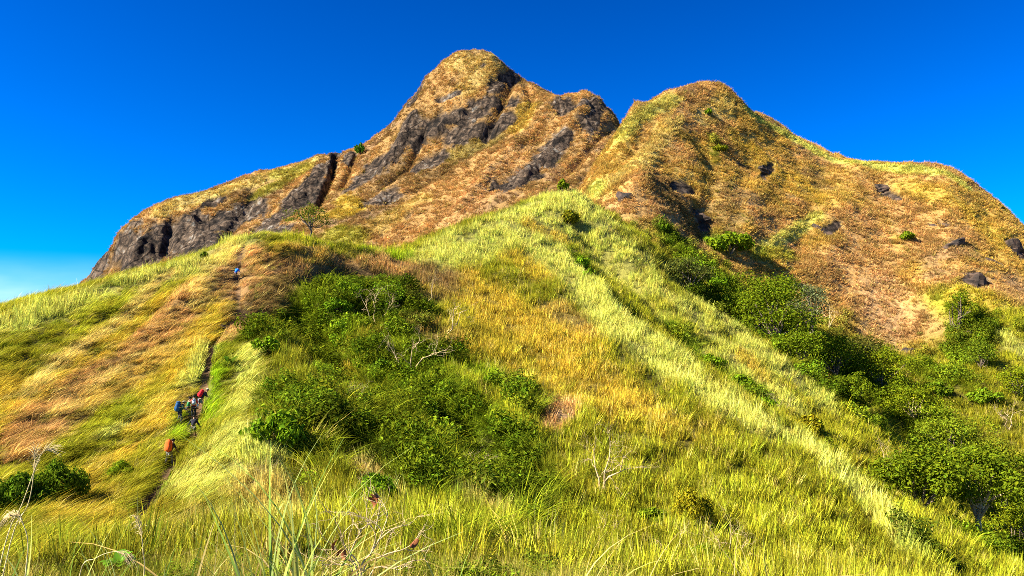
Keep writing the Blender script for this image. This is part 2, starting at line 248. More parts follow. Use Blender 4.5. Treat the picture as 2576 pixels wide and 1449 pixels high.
# ------------------------------------------------------------------ what grows where
PAL = {  # colour (albedo), grass height factor, density factor, leafiness
    'pale': ((.51, .515, .100), 1.0, 1.0, 0), 'straw': ((.57, .44, .12), 1.0, 1.0, 0), 'gold': ((.47, .335, .035), .85, 1, 0), 'ygreen': ((.305, .305, .018), 1, 1, .02), 'olive': ((.215, .205, .014), 1, 1, .07),
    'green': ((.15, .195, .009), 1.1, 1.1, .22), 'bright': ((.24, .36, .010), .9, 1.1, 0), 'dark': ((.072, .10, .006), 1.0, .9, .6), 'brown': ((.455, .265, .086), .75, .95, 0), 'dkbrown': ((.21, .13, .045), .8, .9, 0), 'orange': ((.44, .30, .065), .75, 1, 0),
    'soil': ((.46, .29, .14), .35, .3, 0), 'rust': ((.49, .285, .105), .65, .9, 0), 'bare': ((.16, .11, .08), .5, .35, 0)}
ZON1 = [  # large areas first
    ([(60, 1020), (300, 900), (450, 790)], 170, 'gold', .9), ([(150, 1260), (320, 1350)], 90, 'gold', .6), ([(1120, 650), (1350, 570), (1450, 560)], 80, 'pale', .85), ([(1500, 620), (1650, 750), (1800, 880), (1950, 1000)], 85, 'pale', .75),
    ([(1280, 850), (1500, 990), (1700, 1110)], 140, 'gold', .55), ([(1700, 1250), (1950, 1290), (1850, 1400)], 160, 'ygreen', .8), ([(450, 1330), (700, 1330)], 80, 'straw', .45),
    ([(200, 1420), (1200, 1420), (1800, 1440)], 200, 'olive', .9), ([(1100, 640), (1300, 560), (1440, 500)], 60, 'pale', .75), ([(1440, 500), (1600, 640), (1750, 760), (1900, 880), (2050, 1000)], 52, 'pale', .8),
    ([(1350, 590), (1470, 720), (1590, 850), (1770, 990), (1900, 1065)], 74, 'pale', .95), ([(1900, 1060), (2010, 1120), (2130, 1215), (2220, 1310), (2290, 1400)], 42, 'pale', .9),
    ([(1150, 720), (1300, 800), (1420, 860)], 85, 'gold', .9), ([(1400, 780), (1450, 830)], 42, 'orange', .7), ([(1450, 960), (1650, 1080)], 100, 'gold', .75), ([(1650, 1150), (1850, 1200), (2000, 1330)], 130, 'ygreen', .75), ([(1750, 1130), (1650, 1250), (1900, 1400)], 90, 'olive', .55),
    ([(1415, 1030), (1400, 1060)], 42, 'rust', .95), ([(1420, 1040)], 26, 'soil', .9), ([(1290, 650), (1360, 700)], 40, 'gold', .7), ([(1330, 570), (1420, 610)], 22, 'gold', .7),
    # gully
    ([(690, 830), (850, 1000), (1000, 1150), (1250, 1240)], 165, 'green', .7), ([(760, 740), (900, 830), (1000, 950), (1120, 1080), (1260, 1180)], 120, 'green', .85), ([(700, 900), (800, 1000), (900, 1100)], 90, 'olive', .8), ([(860, 680), (960, 740), (1040, 800)], 56, 'dark', .8), ([(640, 760), (720, 710), (830, 680), (920, 670), (1100, 705)], 66, 'dkbrown', .95), ([(600, 720), (660, 670), (760, 650), (900, 650), (1000, 668)], 38, 'brown', .85), ([(820, 760), (900, 800)], 34, 'dark', .7), ([(1060, 760), (1130, 740)], 34, 'dkbrown', .6), ([(880, 880), (950, 850)], 26, 'gold', .45), ([(760, 880), (700, 950)], 34, 'olive', .8), ([(1000, 1060), (1060, 1110)], 30, 'olive', .8), ([(860, 1180), (960, 1210)], 22, 'straw', .6),
    ([(760, 1030), (850, 1090), (950, 1150)], 60, 'dark', .8), ([(1000, 970), (1120, 1030), (1230, 1090)], 46, 'green', .9), ([(1180, 930), (1250, 960)], 30, 'bright', .7), ([(1100, 900), (1000, 1000)], 40, 'dark', .5), ([(1250, 1120), (1360, 1230), (1300, 1290)], 48, 'dark', .75), ([(1040, 1180), (1140, 1250)], 40, 'green', .9), ([(900, 1000), (870, 950)], 36, 'gold', .5), ([(1300, 980), (1320, 1040)], 34, 'dark', .7),
    ([(1150, 1240), (1250, 1300)], 40, 'straw', .5), ([(1050, 1400), (1300, 1420)], 50, 'green', .7), ([(900, 1180), (1000, 1280)], 34, 'straw', .55), ([(1100, 860)], 40, 'olive', .8), ([(1060, 820), (1130, 870)], 34, 'brown', .4),
    # knoll and left flank
    ([(30, 820), (250, 750), (430, 690), (580, 620)], 62, 'pale', .85), ([(60, 900), (200, 820), (350, 740)], 56, 'ygreen', .85), ([(0, 870), (60, 940), (120, 880)], 40, 'olive', .6), ([(420, 690), (330, 780), (200, 880), (60, 1000)], 24, 'straw', .9), ([(490, 720), (380, 840), (200, 960), (30, 1110)], 56, 'brown', .95), ([(430, 870), (260, 1000), (100, 1110)], 38, 'orange', .75), ([(330, 900), (200, 1000), (60, 1110)], 13, 'straw', .8), ([(300, 1000), (160, 1080)], 16, 'dkbrown', .5), ([(560, 700), (500, 760), (560, 640)], 40, 'straw', .7),
    ([(560, 760), (500, 860), (440, 960)], 34, 'gold', .8), ([(520, 880), (470, 970), (380, 1040), (240, 1110)], 26, 'pale', .85), ([(430, 1010), (350, 1090), (240, 1190)], 40, 'gold', .85), ([(100, 1090), (30, 1150)], 44, 'brown', .85), ([(190, 960), (60, 1060)], 12, 'dkbrown', .7), ([(300, 1120), (220, 1150)], 30, 'ygreen', .8), ([(620, 640), (570, 690), (590, 740)], 34, 'rust', .8), ([(740, 600), (900, 640), (980, 640)], 26, 'ygreen', .8), ([(920, 630), (1020, 650)], 20, 'bright', .7), ([(800, 640), (700, 630)], 26, 'gold', .6),
    ([(620, 820), (600, 790)], 36, 'dkbrown', .8), ([(560, 860), (590, 830)], 24, 'rust', .8),
    ([(620, 880), (620, 960), (600, 1040)], 36, 'pale', .8), ([(540, 930), (530, 1010), (520, 1070)], 16, 'bright', .95), ([(450, 1060), (440, 1110)], 22, 'bright', .7), ([(400, 1220), (430, 1180)], 18, 'bright', .95), ([(560, 1110), (640, 1160), (560, 1220), (480, 1200)], 60, 'pale', .9), ([(600, 1240), (700, 1280)], 60, 'straw', .6), ([(330, 1230), (290, 1280)], 34, 'olive', .9), ([(300, 1290)], 20, 'bright', .7), ([(180, 1310), (60, 1340)], 40, 'gold', .7), ([(330, 1340), (200, 1390)], 50, 'ygreen', .6), ([(500, 1330), (600, 1320)], 40, 'olive', .6),
    # between the crests, valley
    ([(1440, 640), (1480, 690)], 22, 'green', .9), ([(1690, 840), (1760, 910), (1860, 980), (1930, 1030)], 26, 'green', .9), ([(1870, 900), (1920, 960)], 28, 'gold', .7), ([(1640, 760), (1800, 880)], 24, 'ygreen', .7), ([(1560, 590), (1640, 640), (1700, 740)], 24, 'olive', .8), ([(2000, 1080), (2080, 1140)], 26, 'olive', .8),
    ([(1690, 610), (1760, 680), (1830, 740)], 52, 'green', .95), ([(1800, 610)], 60, 'bright', .8), ([(1700, 690), (1800, 770), (1900, 850), (2050, 960), (2200, 1080)], 30, 'dark', .8), ([(2000, 850), (2150, 950), (2300, 1050), (2400, 1180)], 70, 'green', .9), ([(1960, 860), (2080, 900), (2180, 950)], 40, 'dark', .7),
    ([(2500, 1000), (2560, 1100)], 90, 'olive', .9), ([(2400, 960), (2330, 940)], 50, 'green', .6), ([(2420, 1180), (2540, 1280)], 80, 'green', .85), ([(2440, 1380), (2560, 1420)], 60, 'green', .8), ([(2300, 1380), (2380, 1440)], 50, 'green', .7), ([(2400, 760), (2500, 800), (2560, 830)], 66, 'ygreen', .85), ([(2420, 745), (2480, 760)], 34, 'gold', .7), ([(2540, 860), (2576, 890)], 30, 'pale', .7), ([(2440, 820), (2430, 900)], 34, 'dark', .7),
    # right-hand peak
    ([(1560, 350), (1620, 290), (1700, 250)], 24, 'pale', .6), ([(1700, 300), (1620, 400), (1540, 460)], 28, 'straw', .7), ([(1500, 470), (1440, 490)], 26, 'pale', .9), ([(1600, 500), (1700, 540)], 50, 'rust', .7), ([(1660, 470), (1720, 520), (1770, 560), (1740, 590)], 56, 'dkbrown', .85), ([(1770, 300), (1830, 260)], 36, 'straw', .6), ([(1790, 350), (1800, 410)], 20, 'olive', .55),
    ([(1880, 280), (2000, 350), (2100, 405), (2200, 420), (2330, 430), (2430, 470)], 18, 'pale', .85), ([(1850, 350), (1950, 440), (2050, 500)], 44, 'gold', .55), ([(2060, 540), (1990, 590), (1900, 630)], 20, 'pale', .75), ([(1980, 640), (1900, 640)], 26, 'ygreen', .7), ([(2150, 560), (2200, 640), (2120, 720), (2250, 800)], 80, 'rust', .8), ([(2230, 740), (2200, 850)], 60, 'soil', .5), ([(2300, 480), (2420, 520), (2500, 600)], 40, 'gold', .5), ([(2050, 780), (2000, 720)], 40, 'brown', .8), ([(1720, 260), (1690, 300)], 7, 'rust', .8)]
ZON2 = [([(400, 530), (600, 465), (780, 410)], 26, 'straw', .8), ([(700, 440), (770, 425), (640, 500)], 26, 'ygreen', .6), ([(1150, 160), (1230, 160), (1180, 220)], 40, 'straw', .5), ([(860, 500), (900, 530), (830, 540)], 34, 'gold', .8), ([(960, 560), (1060, 500)], 40, 'orange', .7), ([(1200, 480), (1300, 400), (1120, 560)], 46, 'rust', .7), ([(1330, 270), (1300, 320)], 26, 'gold', .6), ([(840, 590), (900, 600)], 36, 'ygreen', .7), ([(1000, 420), (1060, 420)], 40, 'dkbrown', .5), ([(1130, 390), (1250, 350)], 26, 'olive', .4)]

class Field:
    def __init__(s, sheet, zones, base):
        s.z = [(Stroke(sheet, p, r), PAL[k], w) for p, r, k, w in zones]; s.base = base
    def __call__(s, P):
        """columns: r g b height density leafiness"""
        out = s.base(P); near = np.clip(P[..., 1] / 100, .35, 4)[..., None]
        j = fbm(P / near, 5.0, 3) * .5 + fbm(P / near, 1.1, 2) * .28
        kb = sstep(.16, .34, fbm(P * np.array([1, 1, .7]) + 40, 11, 4)) * sstep(150, 175, P[..., 1]) * .4
        out += (np.array([*PAL['bare'][0], *PAL['bare'][1:]]) - out) * kb[..., None]
        for st, (c, h, d, lf), w in s.z:
            k = (1 - sstep(.55, 1.3, st.dist(P) + j)) * w
            out += (np.array([*c, h, d, lf]) - out) * k[..., None]
        return out
def _mix(a, b, t):
    va, vb = [np.array([*PAL[q][0], *PAL[q][1:]]) for q in (a, b)]
    return va + (vb - va) * t[..., None]
def base1(P):
    t = sstep(-.25, .3, fbm(P, 9, 3)); far = sstep(150, 172, P[..., 1])[..., None]
    return _mix('olive', 'ygreen', t) * (1 - far) + _mix('brown', 'gold', sstep(-.3, .3, fbm(P, 12, 4)) * .5) * far
def base2(P): return _mix('brown', 'dkbrown', sstep(-.25, .4, fbm(P, 25, 4)) * .7)
FA, FB = Field(A, ZON1, base1), Field(B, ZON2, base2)

# trail: on the ground, from the saddle to the top of the knoll
TRAIL = [(300, 1330), (375, 1245), (405, 1200), (428, 1166), (455, 1130), (484, 1105), (478, 1070), (492, 1035), (508, 985), (516, 940), (525, 900), (535, 865), (560, 830), (585, 795), (600, 750), (592, 705), (600, 660), (612, 610)]
TP = [A.hit(*p) for p in TRAIL]
def catmull(Pn, n):
    Pn = [np.array(p, float) for p in Pn]; Q = [2 * Pn[0] - Pn[1]] + Pn + [2 * Pn[-1] - Pn[-2]]; out = []
    for i in range(1, len(Q) - 2):
        for k in range(n):
            t = k / n; a, b, c, d = Q[i - 1:i + 3]
            out.append(.5 * ((2 * b) + (c - a) * t + (2 * a - 5 * b + 4 * c - d) * t * t + (3 * b - a - 3 * c + d) * t ** 3))
    out.append(Q[-2]); return np.array(out)
TC = catmull(TP, 10)
def trail_dist(P):
    sh = P.shape[:-1]; Q = P.reshape(-1, P.shape[-1])[:, :2]; best = np.full(len(Q), 1e9)
    m = (Q[:, 1] > 36) & (Q[:, 1] < 112) & (Q[:, 0] > -48) & (Q[:, 0] < -16)
    q = Q[m]; b = np.full(len(q), 1e9)
    for i in range(0, len(TC) - 1):
        a, c = TC[i, :2], TC[i + 1, :2]; ab = c - a; t = np.clip(((q - a) @ ab) / (ab @ ab + 1e-9), 0, 1)
        b = np.minimum(b, np.linalg.norm(q - a - t[:, None] * ab, axis=1))
    best[m] = b; return best.reshape(sh)
tdA = trail_dist(A.P())
A.Z -= .45 * np.exp(-(tdA / .6) ** 2)
A.N = A.normals()

# ------------------------------------------------------------------ materials
def new_mat(name):
    m = bpy.data.materials.new(name); m.use_nodes = True; t = m.node_tree; t.nodes.clear()
    return m, t, t.nodes.new, t.links.new
def principled(name, col, rough=.8, noise=0, nscale=8, spec=.3, bump=0):
    m, t, N, L = new_mat(name); p = N('ShaderNodeBsdfPrincipled'); o = N('ShaderNodeOutputMaterial'); L(p.outputs[0], o.inputs[0])
    p.inputs['Base Color'].default_value = (*col, 1); p.inputs['Roughness'].default_value = rough; p.inputs['Specular IOR Level'].default_value = spec
    if noise or bump:
        tc = N('ShaderNodeTexCoord'); n = N('ShaderNodeTexNoise'); n.inputs['Scale'].default_value = nscale; n.inputs['Detail'].default_value = 5; L(tc.outputs['Object'], n.inputs['Vector'])
        r = N('ShaderNodeMapRange'); r.inputs[1].default_value = .3; r.inputs[2].default_value = .7; r.inputs[3].default_value = 1 - noise; r.inputs[4].default_value = 1 + noise; L(n.outputs[0], r.inputs[0])
        mx = N('ShaderNodeMix'); mx.data_type = 'RGBA'; mx.blend_type = 'MULTIPLY'; mx.inputs[0].default_value = 1; mx.inputs[6].default_value = (*col, 1); L(r.outputs[0], mx.inputs[7]); L(mx.outputs[2], p.inputs['Base Color'])
        if bump:
            b = N('ShaderNodeBump'); b.inputs['Strength'].default_value = bump; b.inputs['Distance'].default_value = .05; L(n.outputs[0], b.inputs['Height']); L(b.outputs[0], p.inputs['Normal'])
    return m
def rock_nodes(t, N, L, vec):
    n1 = N('ShaderNodeTexNoise'); n1.inputs['Scale'].default_value = .09; n1.inputs['Detail'].default_value = 6; n1.inputs['Roughness'].default_value = .65; L(vec, n1.inputs['Vector'])
    mp = N('ShaderNodeMapping'); mp.inputs['Scale'].default_value = (.5, .5, .07); L(vec, mp.inputs[0])
    n2 = N('ShaderNodeTexNoise'); n2.inputs['Scale'].default_value = 1.0; n2.inputs['Detail'].default_value = 5; L(mp.outputs[0], n2.inputs['Vector'])
    ad = N('ShaderNodeMath'); ad.operation = 'ADD'; L(n1.outputs[0], ad.inputs[0]); L(n2.outputs[0], ad.inputs[1])
    cr = N('ShaderNodeValToRGB'); e = cr.color_ramp.elements
    e[0].position = .41; e[0].color = (.012, .009, .007, 1); e[1].position = .66; e[1].color = (.17, .165, .145, 1)
    k = cr.color_ramp.elements.new(.48); k.color = (.046, .032, .022, 1); k = cr.color_ramp.elements.new(.55); k.color = (.095, .066, .043, 1)
    h = N('ShaderNodeMath'); h.operation = 'MULTIPLY'; h.inputs[1].default_value = .5; L(ad.outputs[0], h.inputs[0]); L(h.outputs[0], cr.inputs[0])
    n3 = N('ShaderNodeTexNoise'); n3.inputs['Scale'].default_value = .45; n3.inputs['Detail'].default_value = 8; n3.inputs['Roughness'].default_value = .7; L(vec, n3.inputs['Vector'])
    n4 = N('ShaderNodeTexNoise'); n4.inputs['Scale'].default_value = .55; n4.inputs['Detail'].default_value = 6; n4.inputs['Roughness'].default_value = .75; L(vec, n4.inputs['Vector'])
    m4 = N('ShaderNodeMapRange'); m4.inputs[1].default_value = .36; m4.inputs[2].default_value = .64; m4.inputs[3].default_value = .35; m4.inputs[4].default_value = 1.75; L(n4.outputs[0], m4.inputs[0])
    wp = N('ShaderNodeMix'); wp.data_type = 'RGBA'; wp.blend_type = 'ADD'; wp.inputs[0].default_value = 4; L(vec, wp.inputs[6]); L(n4.outputs['Color'], wp.inputs[7])
    vo = N('ShaderNodeTexVoronoi'); vo.feature = 'DISTANCE_TO_EDGE'; vo.inputs['Scale'].default_value = .16; L(wp.outputs[2], vo.inputs['Vector'])
    mv = N('ShaderNodeMapRange'); mv.inputs[1].default_value = .0; mv.inputs[2].default_value = .09; mv.inputs[3].default_value = .3; L(vo.outputs[0], mv.inputs[0])
    q1 = N('ShaderNodeMath'); q1.operation = 'MULTIPLY'; L(m4.outputs[0], q1.inputs[0]); L(mv.outputs[0], q1.inputs[1])
    q2 = N('ShaderNodeMix'); q2.data_type = 'RGBA'; q2.blend_type = 'MULTIPLY'; q2.inputs[0].default_value = 1; L(cr.outputs[0], q2.inputs[6]); L(q1.outputs[0], q2.inputs[7])
    hh = N('ShaderNodeMath'); hh.operation = 'MULTIPLY_ADD'; hh.inputs[1].default_value = .35; L(mv.outputs[0], hh.inputs[0]); L(n3.outputs[0], hh.inputs[2])
    return q2.outputs[2], hh.outputs[0]
def terrain_mat(name, bumpd):
    m, t, N, L = new_mat(name); p = N('ShaderNodeBsdfPrincipled'); o = N('ShaderNodeOutputMaterial'); L(p.outputs[0], o.inputs[0]); p.inputs['Roughness'].default_value = .95; p.inputs['Specular IOR Level'].default_value = .15
    g = N('ShaderNodeNewGeometry'); a = N('ShaderNodeAttribute'); a.attribute_name = 'col'; r = N('ShaderNodeAttribute'); r.attribute_name = 'rock'
    n = N('ShaderNodeTexNoise'); n.inputs['Scale'].default_value = 1.6; n.inputs['Detail'].default_value = 7; n.inputs['Roughness'].default_value = .7; L(g.outputs['Position'], n.inputs['Vector'])
    mr = N('ShaderNodeMapRange'); mr.inputs[1].default_value = .3; mr.inputs[2].default_value = .7; mr.inputs[3].default_value = .45; mr.inputs[4].default_value = 1.35; L(n.outputs[0], mr.inputs[0])
    mx = N('ShaderNodeMix'); mx.data_type = 'RGBA'; mx.blend_type = 'MULTIPLY'; mx.inputs[0].default_value = 1; L(a.outputs['Color'], mx.inputs[6]); L(mr.outputs[0], mx.inputs[7])
    rc, rh = rock_nodes(t, N, L, g.outputs['Position'])
    mm = N('ShaderNodeMix'); mm.data_type = 'RGBA'; L(r.outputs['Fac'], mm.inputs[0]); L(mx.outputs[2], mm.inputs[6]); L(rc, mm.inputs[7]); L(mm.outputs[2], p.inputs['Base Color'])
    b = N('ShaderNodeBump'); b.inputs['Strength'].default_value = .9; b.inputs['Distance'].default_value = bumpd; L(rh, b.inputs['Height']); L(b.outputs[0], p.inputs['Normal'])
    return m
def leaf_mat(name, inst, sat=1.0, trans=.28, objcol=False):
    m, t, N, L = new_mat(name); o = N('ShaderNodeOutputMaterial'); d = N('ShaderNodeBsdfDiffuse'); tr = N('ShaderNodeBsdfTranslucent'); ms = N('ShaderNodeMixShader'); ms.inputs[0].default_value = trans
    if objcol: c = N('ShaderNodeObjectInfo').outputs['Color']
    else:
        a = N('ShaderNodeAttribute'); a.attribute_type = 'INSTANCER' if inst else 'GEOMETRY'; a.attribute_name = 'tint'; c = a.outputs['Color']
    b = N('ShaderNodeAttribute'); b.attribute_name = 'bl'
    mx = N('ShaderNodeMix'); mx.data_type = 'RGBA'; mx.blend_type = 'MULTIPLY'; mx.inputs[0].default_value = 1; L(c, mx.inputs[6]); L(b.outputs['Color'], mx.inputs[7])
    L(mx.outputs[2], d.inputs[0]); L(mx.outputs[2], tr.inputs[0]); L(d.outputs[0], ms.inputs[1]); L(tr.outputs[0], ms.inputs[2]); L(ms.outputs[0], o.inputs[0])
    return m
M_TERR, M_PEAK = terrain_mat('hillside_ground', .5), terrain_mat('peak_ground', 1.2)
M_BLADE = leaf_mat('grass_blades', True); M_LEAF = leaf_mat('leaves', False, objcol=True, trans=.25)
M_STRAW = leaf_mat('reed_blades', False, objcol=True)
M_BARK = principled('bark', (.16, .12, .085), .9, .35, 6, bump=.4); M_DEAD = principled('bleached_wood', (.50, .37, .19), .85, .25, 9, bump=.3)
M_DIRT = principled('trail_dirt', (.15, .092, .045), .95, .45, 1.8, .1, .6)
def rock_mat():
    m, t, N, L = new_mat('dark_rock'); p = N('ShaderNodeBsdfPrincipled'); o = N('ShaderNodeOutputMaterial'); L(p.outputs[0], o.inputs[0]); p.inputs['Roughness'].default_value = .9
    g = N('ShaderNodeNewGeometry'); rc, rh = rock_nodes(t, N, L, g.outputs['Position'])
    mx = N('ShaderNodeMix'); mx.data_type = 'RGBA'; mx.blend_type = 'MULTIPLY'; mx.inputs[0].default_value = 1; mx.inputs[7].default_value = (.9, .78, .75, 1); L(rc, mx.inputs[6]); L(mx.outputs[2], p.inputs['Base Color'])
    b = N('ShaderNodeBump'); b.inputs['Strength'].default_value = .8; b.inputs['Distance'].default_value = .3; L(rh, b.inputs['Height']); L(b.outputs[0], p.inputs['Normal']); return m
M_ROCK = rock_mat()

# ------------------------------------------------------------------ object helpers
def mesh_np(name, V, F, mats=(), smooth=True):
    me = bpy.data.meshes.new(name); V = np.asarray(V, np.float32); F = np.asarray(F, np.int32)
    me.vertices.add(len(V)); me.vertices.foreach_set('co', V.ravel())
    if len(F):
        k = F.shape[1]; me.loops.add(F.size); me.loops.foreach_set('vertex_index', F.ravel())
        me.polygons.add(len(F)); me.polygons.foreach_set('loop_start', np.arange(0, F.size, k, dtype=np.int32)); me.polygons.foreach_set('loop_total', np.full(len(F), k, np.int32))
        me.polygons.foreach_set('use_smooth', np.full(len(F), smooth))
    me.update(); me.validate()
    for m in mats: me.materials.append(m)
    return me
def attr(me, name, typ, dom, data):
    a = me.attributes.new(name, typ, dom); a.data.foreach_set({'FLOAT_COLOR': 'color', 'FLOAT_VECTOR': 'vector'}.get(typ, 'value'), np.asarray(data, np.int32 if typ == 'INT' else np.float32).ravel())
def obj(name, me, parent=None, loc=None):
    o = bpy.data.objects.new(name, me); COL.objects.link(o); o.parent = parent
    if loc is not None: o.location = loc
    return o
def tag(o, label=None, cat=None, group=None, kind=None):
    for k, v in (('label', label), ('category', cat), ('group', group), ('kind', kind)):
        if v: o[k] = v
    return o
def empty(name, loc, label, cat, group=None, rz=0):
    o = bpy.data.objects.new(name, None); COL.objects.link(o); o.location = loc; o.rotation_euler = (0, 0, rz); o.empty_display_size = .3
    return tag(o, label, cat, group)

def sheet_object(name, S, field, rock, mat, label):
    P = S.P(); nr, nc = S.Z.shape; idx = np.arange(nr * nc).reshape(nr, nc)
    F = np.stack([idx[:-1, :-1], idx[:-1, 1:], idx[1:, 1:], idx[1:, :-1]], -1).reshape(-1, 4)
    me = mesh_np(name, P.reshape(-1, 3), F, [mat])
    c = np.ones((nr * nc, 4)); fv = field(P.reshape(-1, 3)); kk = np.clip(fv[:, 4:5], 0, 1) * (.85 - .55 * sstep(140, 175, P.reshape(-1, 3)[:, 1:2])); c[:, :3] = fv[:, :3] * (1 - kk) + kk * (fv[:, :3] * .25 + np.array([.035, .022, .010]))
    attr(me, 'col', 'FLOAT_COLOR', 'POINT', c); attr(me, 'rock', 'FLOAT', 'POINT', rock.ravel())
    return tag(obj(name, me), label, None, None, 'structure')
rockA = np.zeros(A.Z.shape)
PA = A.P(); jitA = fbm(PA, 6, 4) * .5 + fbm(PA, 2, 3) * .3
ROCK1 = [([(1750, 530), (1770, 570)], 28), ([(1700, 460), (1740, 475)], 18), ([(1855, 410)], 14), ([(1940, 415), (1915, 450)], 14), ([(2080, 580), (2110, 555)], 16), ([(2215, 475), (2250, 495)], 18), ([(2550, 610), (2565, 640)], 26), ([(2470, 700), (2445, 715)], 24), ([(2400, 610)], 14), ([(2370, 560)], 16), ([(2500, 650)], 14), ([(1570, 490)], 14), ([(1690, 470), (1740, 480)], 20), ([(1850, 265)], 9)]
for pts, r in ROCK1: rockA = np.maximum(rockA, 1 - sstep(.7, 1.1, Stroke(A, pts, r).dist(PA) + jitA))
A.Z -= rockA * (.5 + np.abs(fbm(PA, 4, 4)) * 2.0)
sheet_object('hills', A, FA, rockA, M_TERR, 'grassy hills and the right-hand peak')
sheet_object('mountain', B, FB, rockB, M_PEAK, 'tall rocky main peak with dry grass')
# low country out to the horizon
me = mesh_np('lowland', [(-9000, -9000, -90), (9000, -9000, -90), (9000, 9000, -90), (-9000, 9000, -90)], [(0, 1, 2, 3)], [principled('lowland', (.10, .12, .05), .95, .3, .004)])
tag(obj('terrain', me), 'low green country beyond the hills', None, None, 'structure')
# trail ribbon
Vt = []; Ft = []
for i, c in enumerate(TC):
    d = TC[min(i + 1, len(TC) - 1)] - TC[max(i - 1, 0)]; n = np.array([d[1], -d[0]]); n /= np.linalg.norm(n) + 1e-9
    wd = .28 + .10 * math.sin(i * .7) + (.3 if 105 < i < 135 else 0)
    for k in (-1, -.35, .35, 1):
        q = c[:2] + n * wd * k * (1 + .2 * RND.uniform(-1, 1)); Vt.append((*q, float(A.z(q[0], q[1])) + .035 - .02 * abs(k)))
for i in range(len(TC) - 1):
    for k in range(3): Ft.append((i * 4 + k, i * 4 + k + 1, i * 4 + 5 + k, i * 4 + 4 + k))
tag(obj('path', mesh_np('path', Vt, Ft, [M_DIRT])), 'narrow dirt trail climbing the knoll', None, None, 'structure')

# ------------------------------------------------------------------ grass
def blades(name, n, h, spread, w, bend, seed, lean=0., segs=3, hv=.35, flop=.4, bsd=.15):
    r = np.random.default_rng(seed); V = []; F = []; Bl = []
    for i in range(n):
        a = r.uniform(0, 2 * math.pi); rad = spread * math.sqrt(r.uniform()); base = np.array([rad * math.cos(a), rad * math.sin(a), -.06 * h])
        da = a + r.normal(0, .7); out = np.array([math.cos(da), math.sin(da), 0]) * flop * r.uniform(.3, 1.2) + np.array([lean, 0, 0])
        hh = h * (1 + hv * r.normal()); hh = max(hh, h * .35); side = r.uniform(0, math.pi); sv = np.array([math.cos(side), math.sin(side), 0]) * w * r.uniform(.7, 1.3)
        b = 10 ** r.normal(0, bsd); hue = r.normal(0, .06); i0 = len(V)
        for k in range(segs + 1):
            t = k / segs; ctr = base + np.array([0, 0, hh * (t - bend * .35 * t * t)]) + out * hh * (t * .45 + bend * t * t)
            ww = sv * (1 - t) ** .6
            if k < segs: V += [ctr - ww, ctr + ww]; Bl += [(b * (1 + hue), b, b * (1 - hue))] * 2
            else: V.append(ctr); Bl.append((b * (1 + hue), b, b * (1 - hue)))
        for k in range(segs - 1): F += [(i0 + 2 * k, i0 + 2 * k + 1, i0 + 2 * k + 3), (i0 + 2 * k, i0 + 2 * k + 3, i0 + 2 * k + 2)]
        F.append((i0 + 2 * segs - 2, i0 + 2 * segs - 1, i0 + 2 * segs))
    me = mesh_np(name, V, F, [M_BLADE]); c = np.ones((len(V), 4)); c[:, :3] = Bl; attr(me, 'bl', 'FLOAT_COLOR', 'POINT', c); return me
def leaf_cloud(name, lobes, n, size, seed, mat, shell=.75, asp=.5, up=.3):
    """leaf-sized bent blades spread through ellipsoid lobes (centre, radii)"""
    r = np.random.default_rng(seed); wv = np.array([l[1][0] * l[1][1] * l[1][2] for l in lobes]) ** .67; wv /= wv.sum()
    li = r.choice(len(lobes), n, p=wv); C = np.array([l[0] for l in lobes])[li]; R = np.array([l[1] for l in lobes])[li]
    d = r.normal(size=(n, 3)); d /= np.linalg.norm(d, axis=1, keepdims=True); rad = np.clip(shell + (1 - shell) * r.normal(0, .6, n), .15, 1.12)
    clump = 1 + .22 * np.sin(d[:, 0] * 7 + li) * np.sin(d[:, 1] * 6 + 2 * li) * np.sin(d[:, 2] * 8 + seed)
    P = C + d * R * (rad * clump)[:, None]
    nrm = d + r.normal(0, .55, (n, 3)) + np.array([0, 0, up]); nrm /= np.linalg.norm(nrm, axis=1, keepdims=True)
    t = np.cross(nrm, r.normal(size=(n, 3))); t /= np.linalg.norm(t, axis=1, keepdims=True); b = np.cross(nrm, t)
    s = size * r.uniform(.6, 1.4, n)[:, None]
    V = np.stack([P - t * s, P - b * s * asp + nrm * s * .12, P + t * s - nrm * s * .15, P + b * s * asp + nrm * s * .12], 1).reshape(-1, 3)
    F = np.arange(4 * n).reshape(n, 4)
    me = mesh_np(name, V, F, [mat], False); br = 10 ** r.normal(0, .12, n); hue = r.normal(0, .1, n)
    c = np.ones((n, 4, 4)); c[..., 0] = (br * (1 + hue))[:, None]; c[..., 1] = br[:, None]; c[..., 2] = (br * (1 - hue))[:, None]; attr(me, 'bl', 'FLOAT_COLOR', 'POINT', c); return me

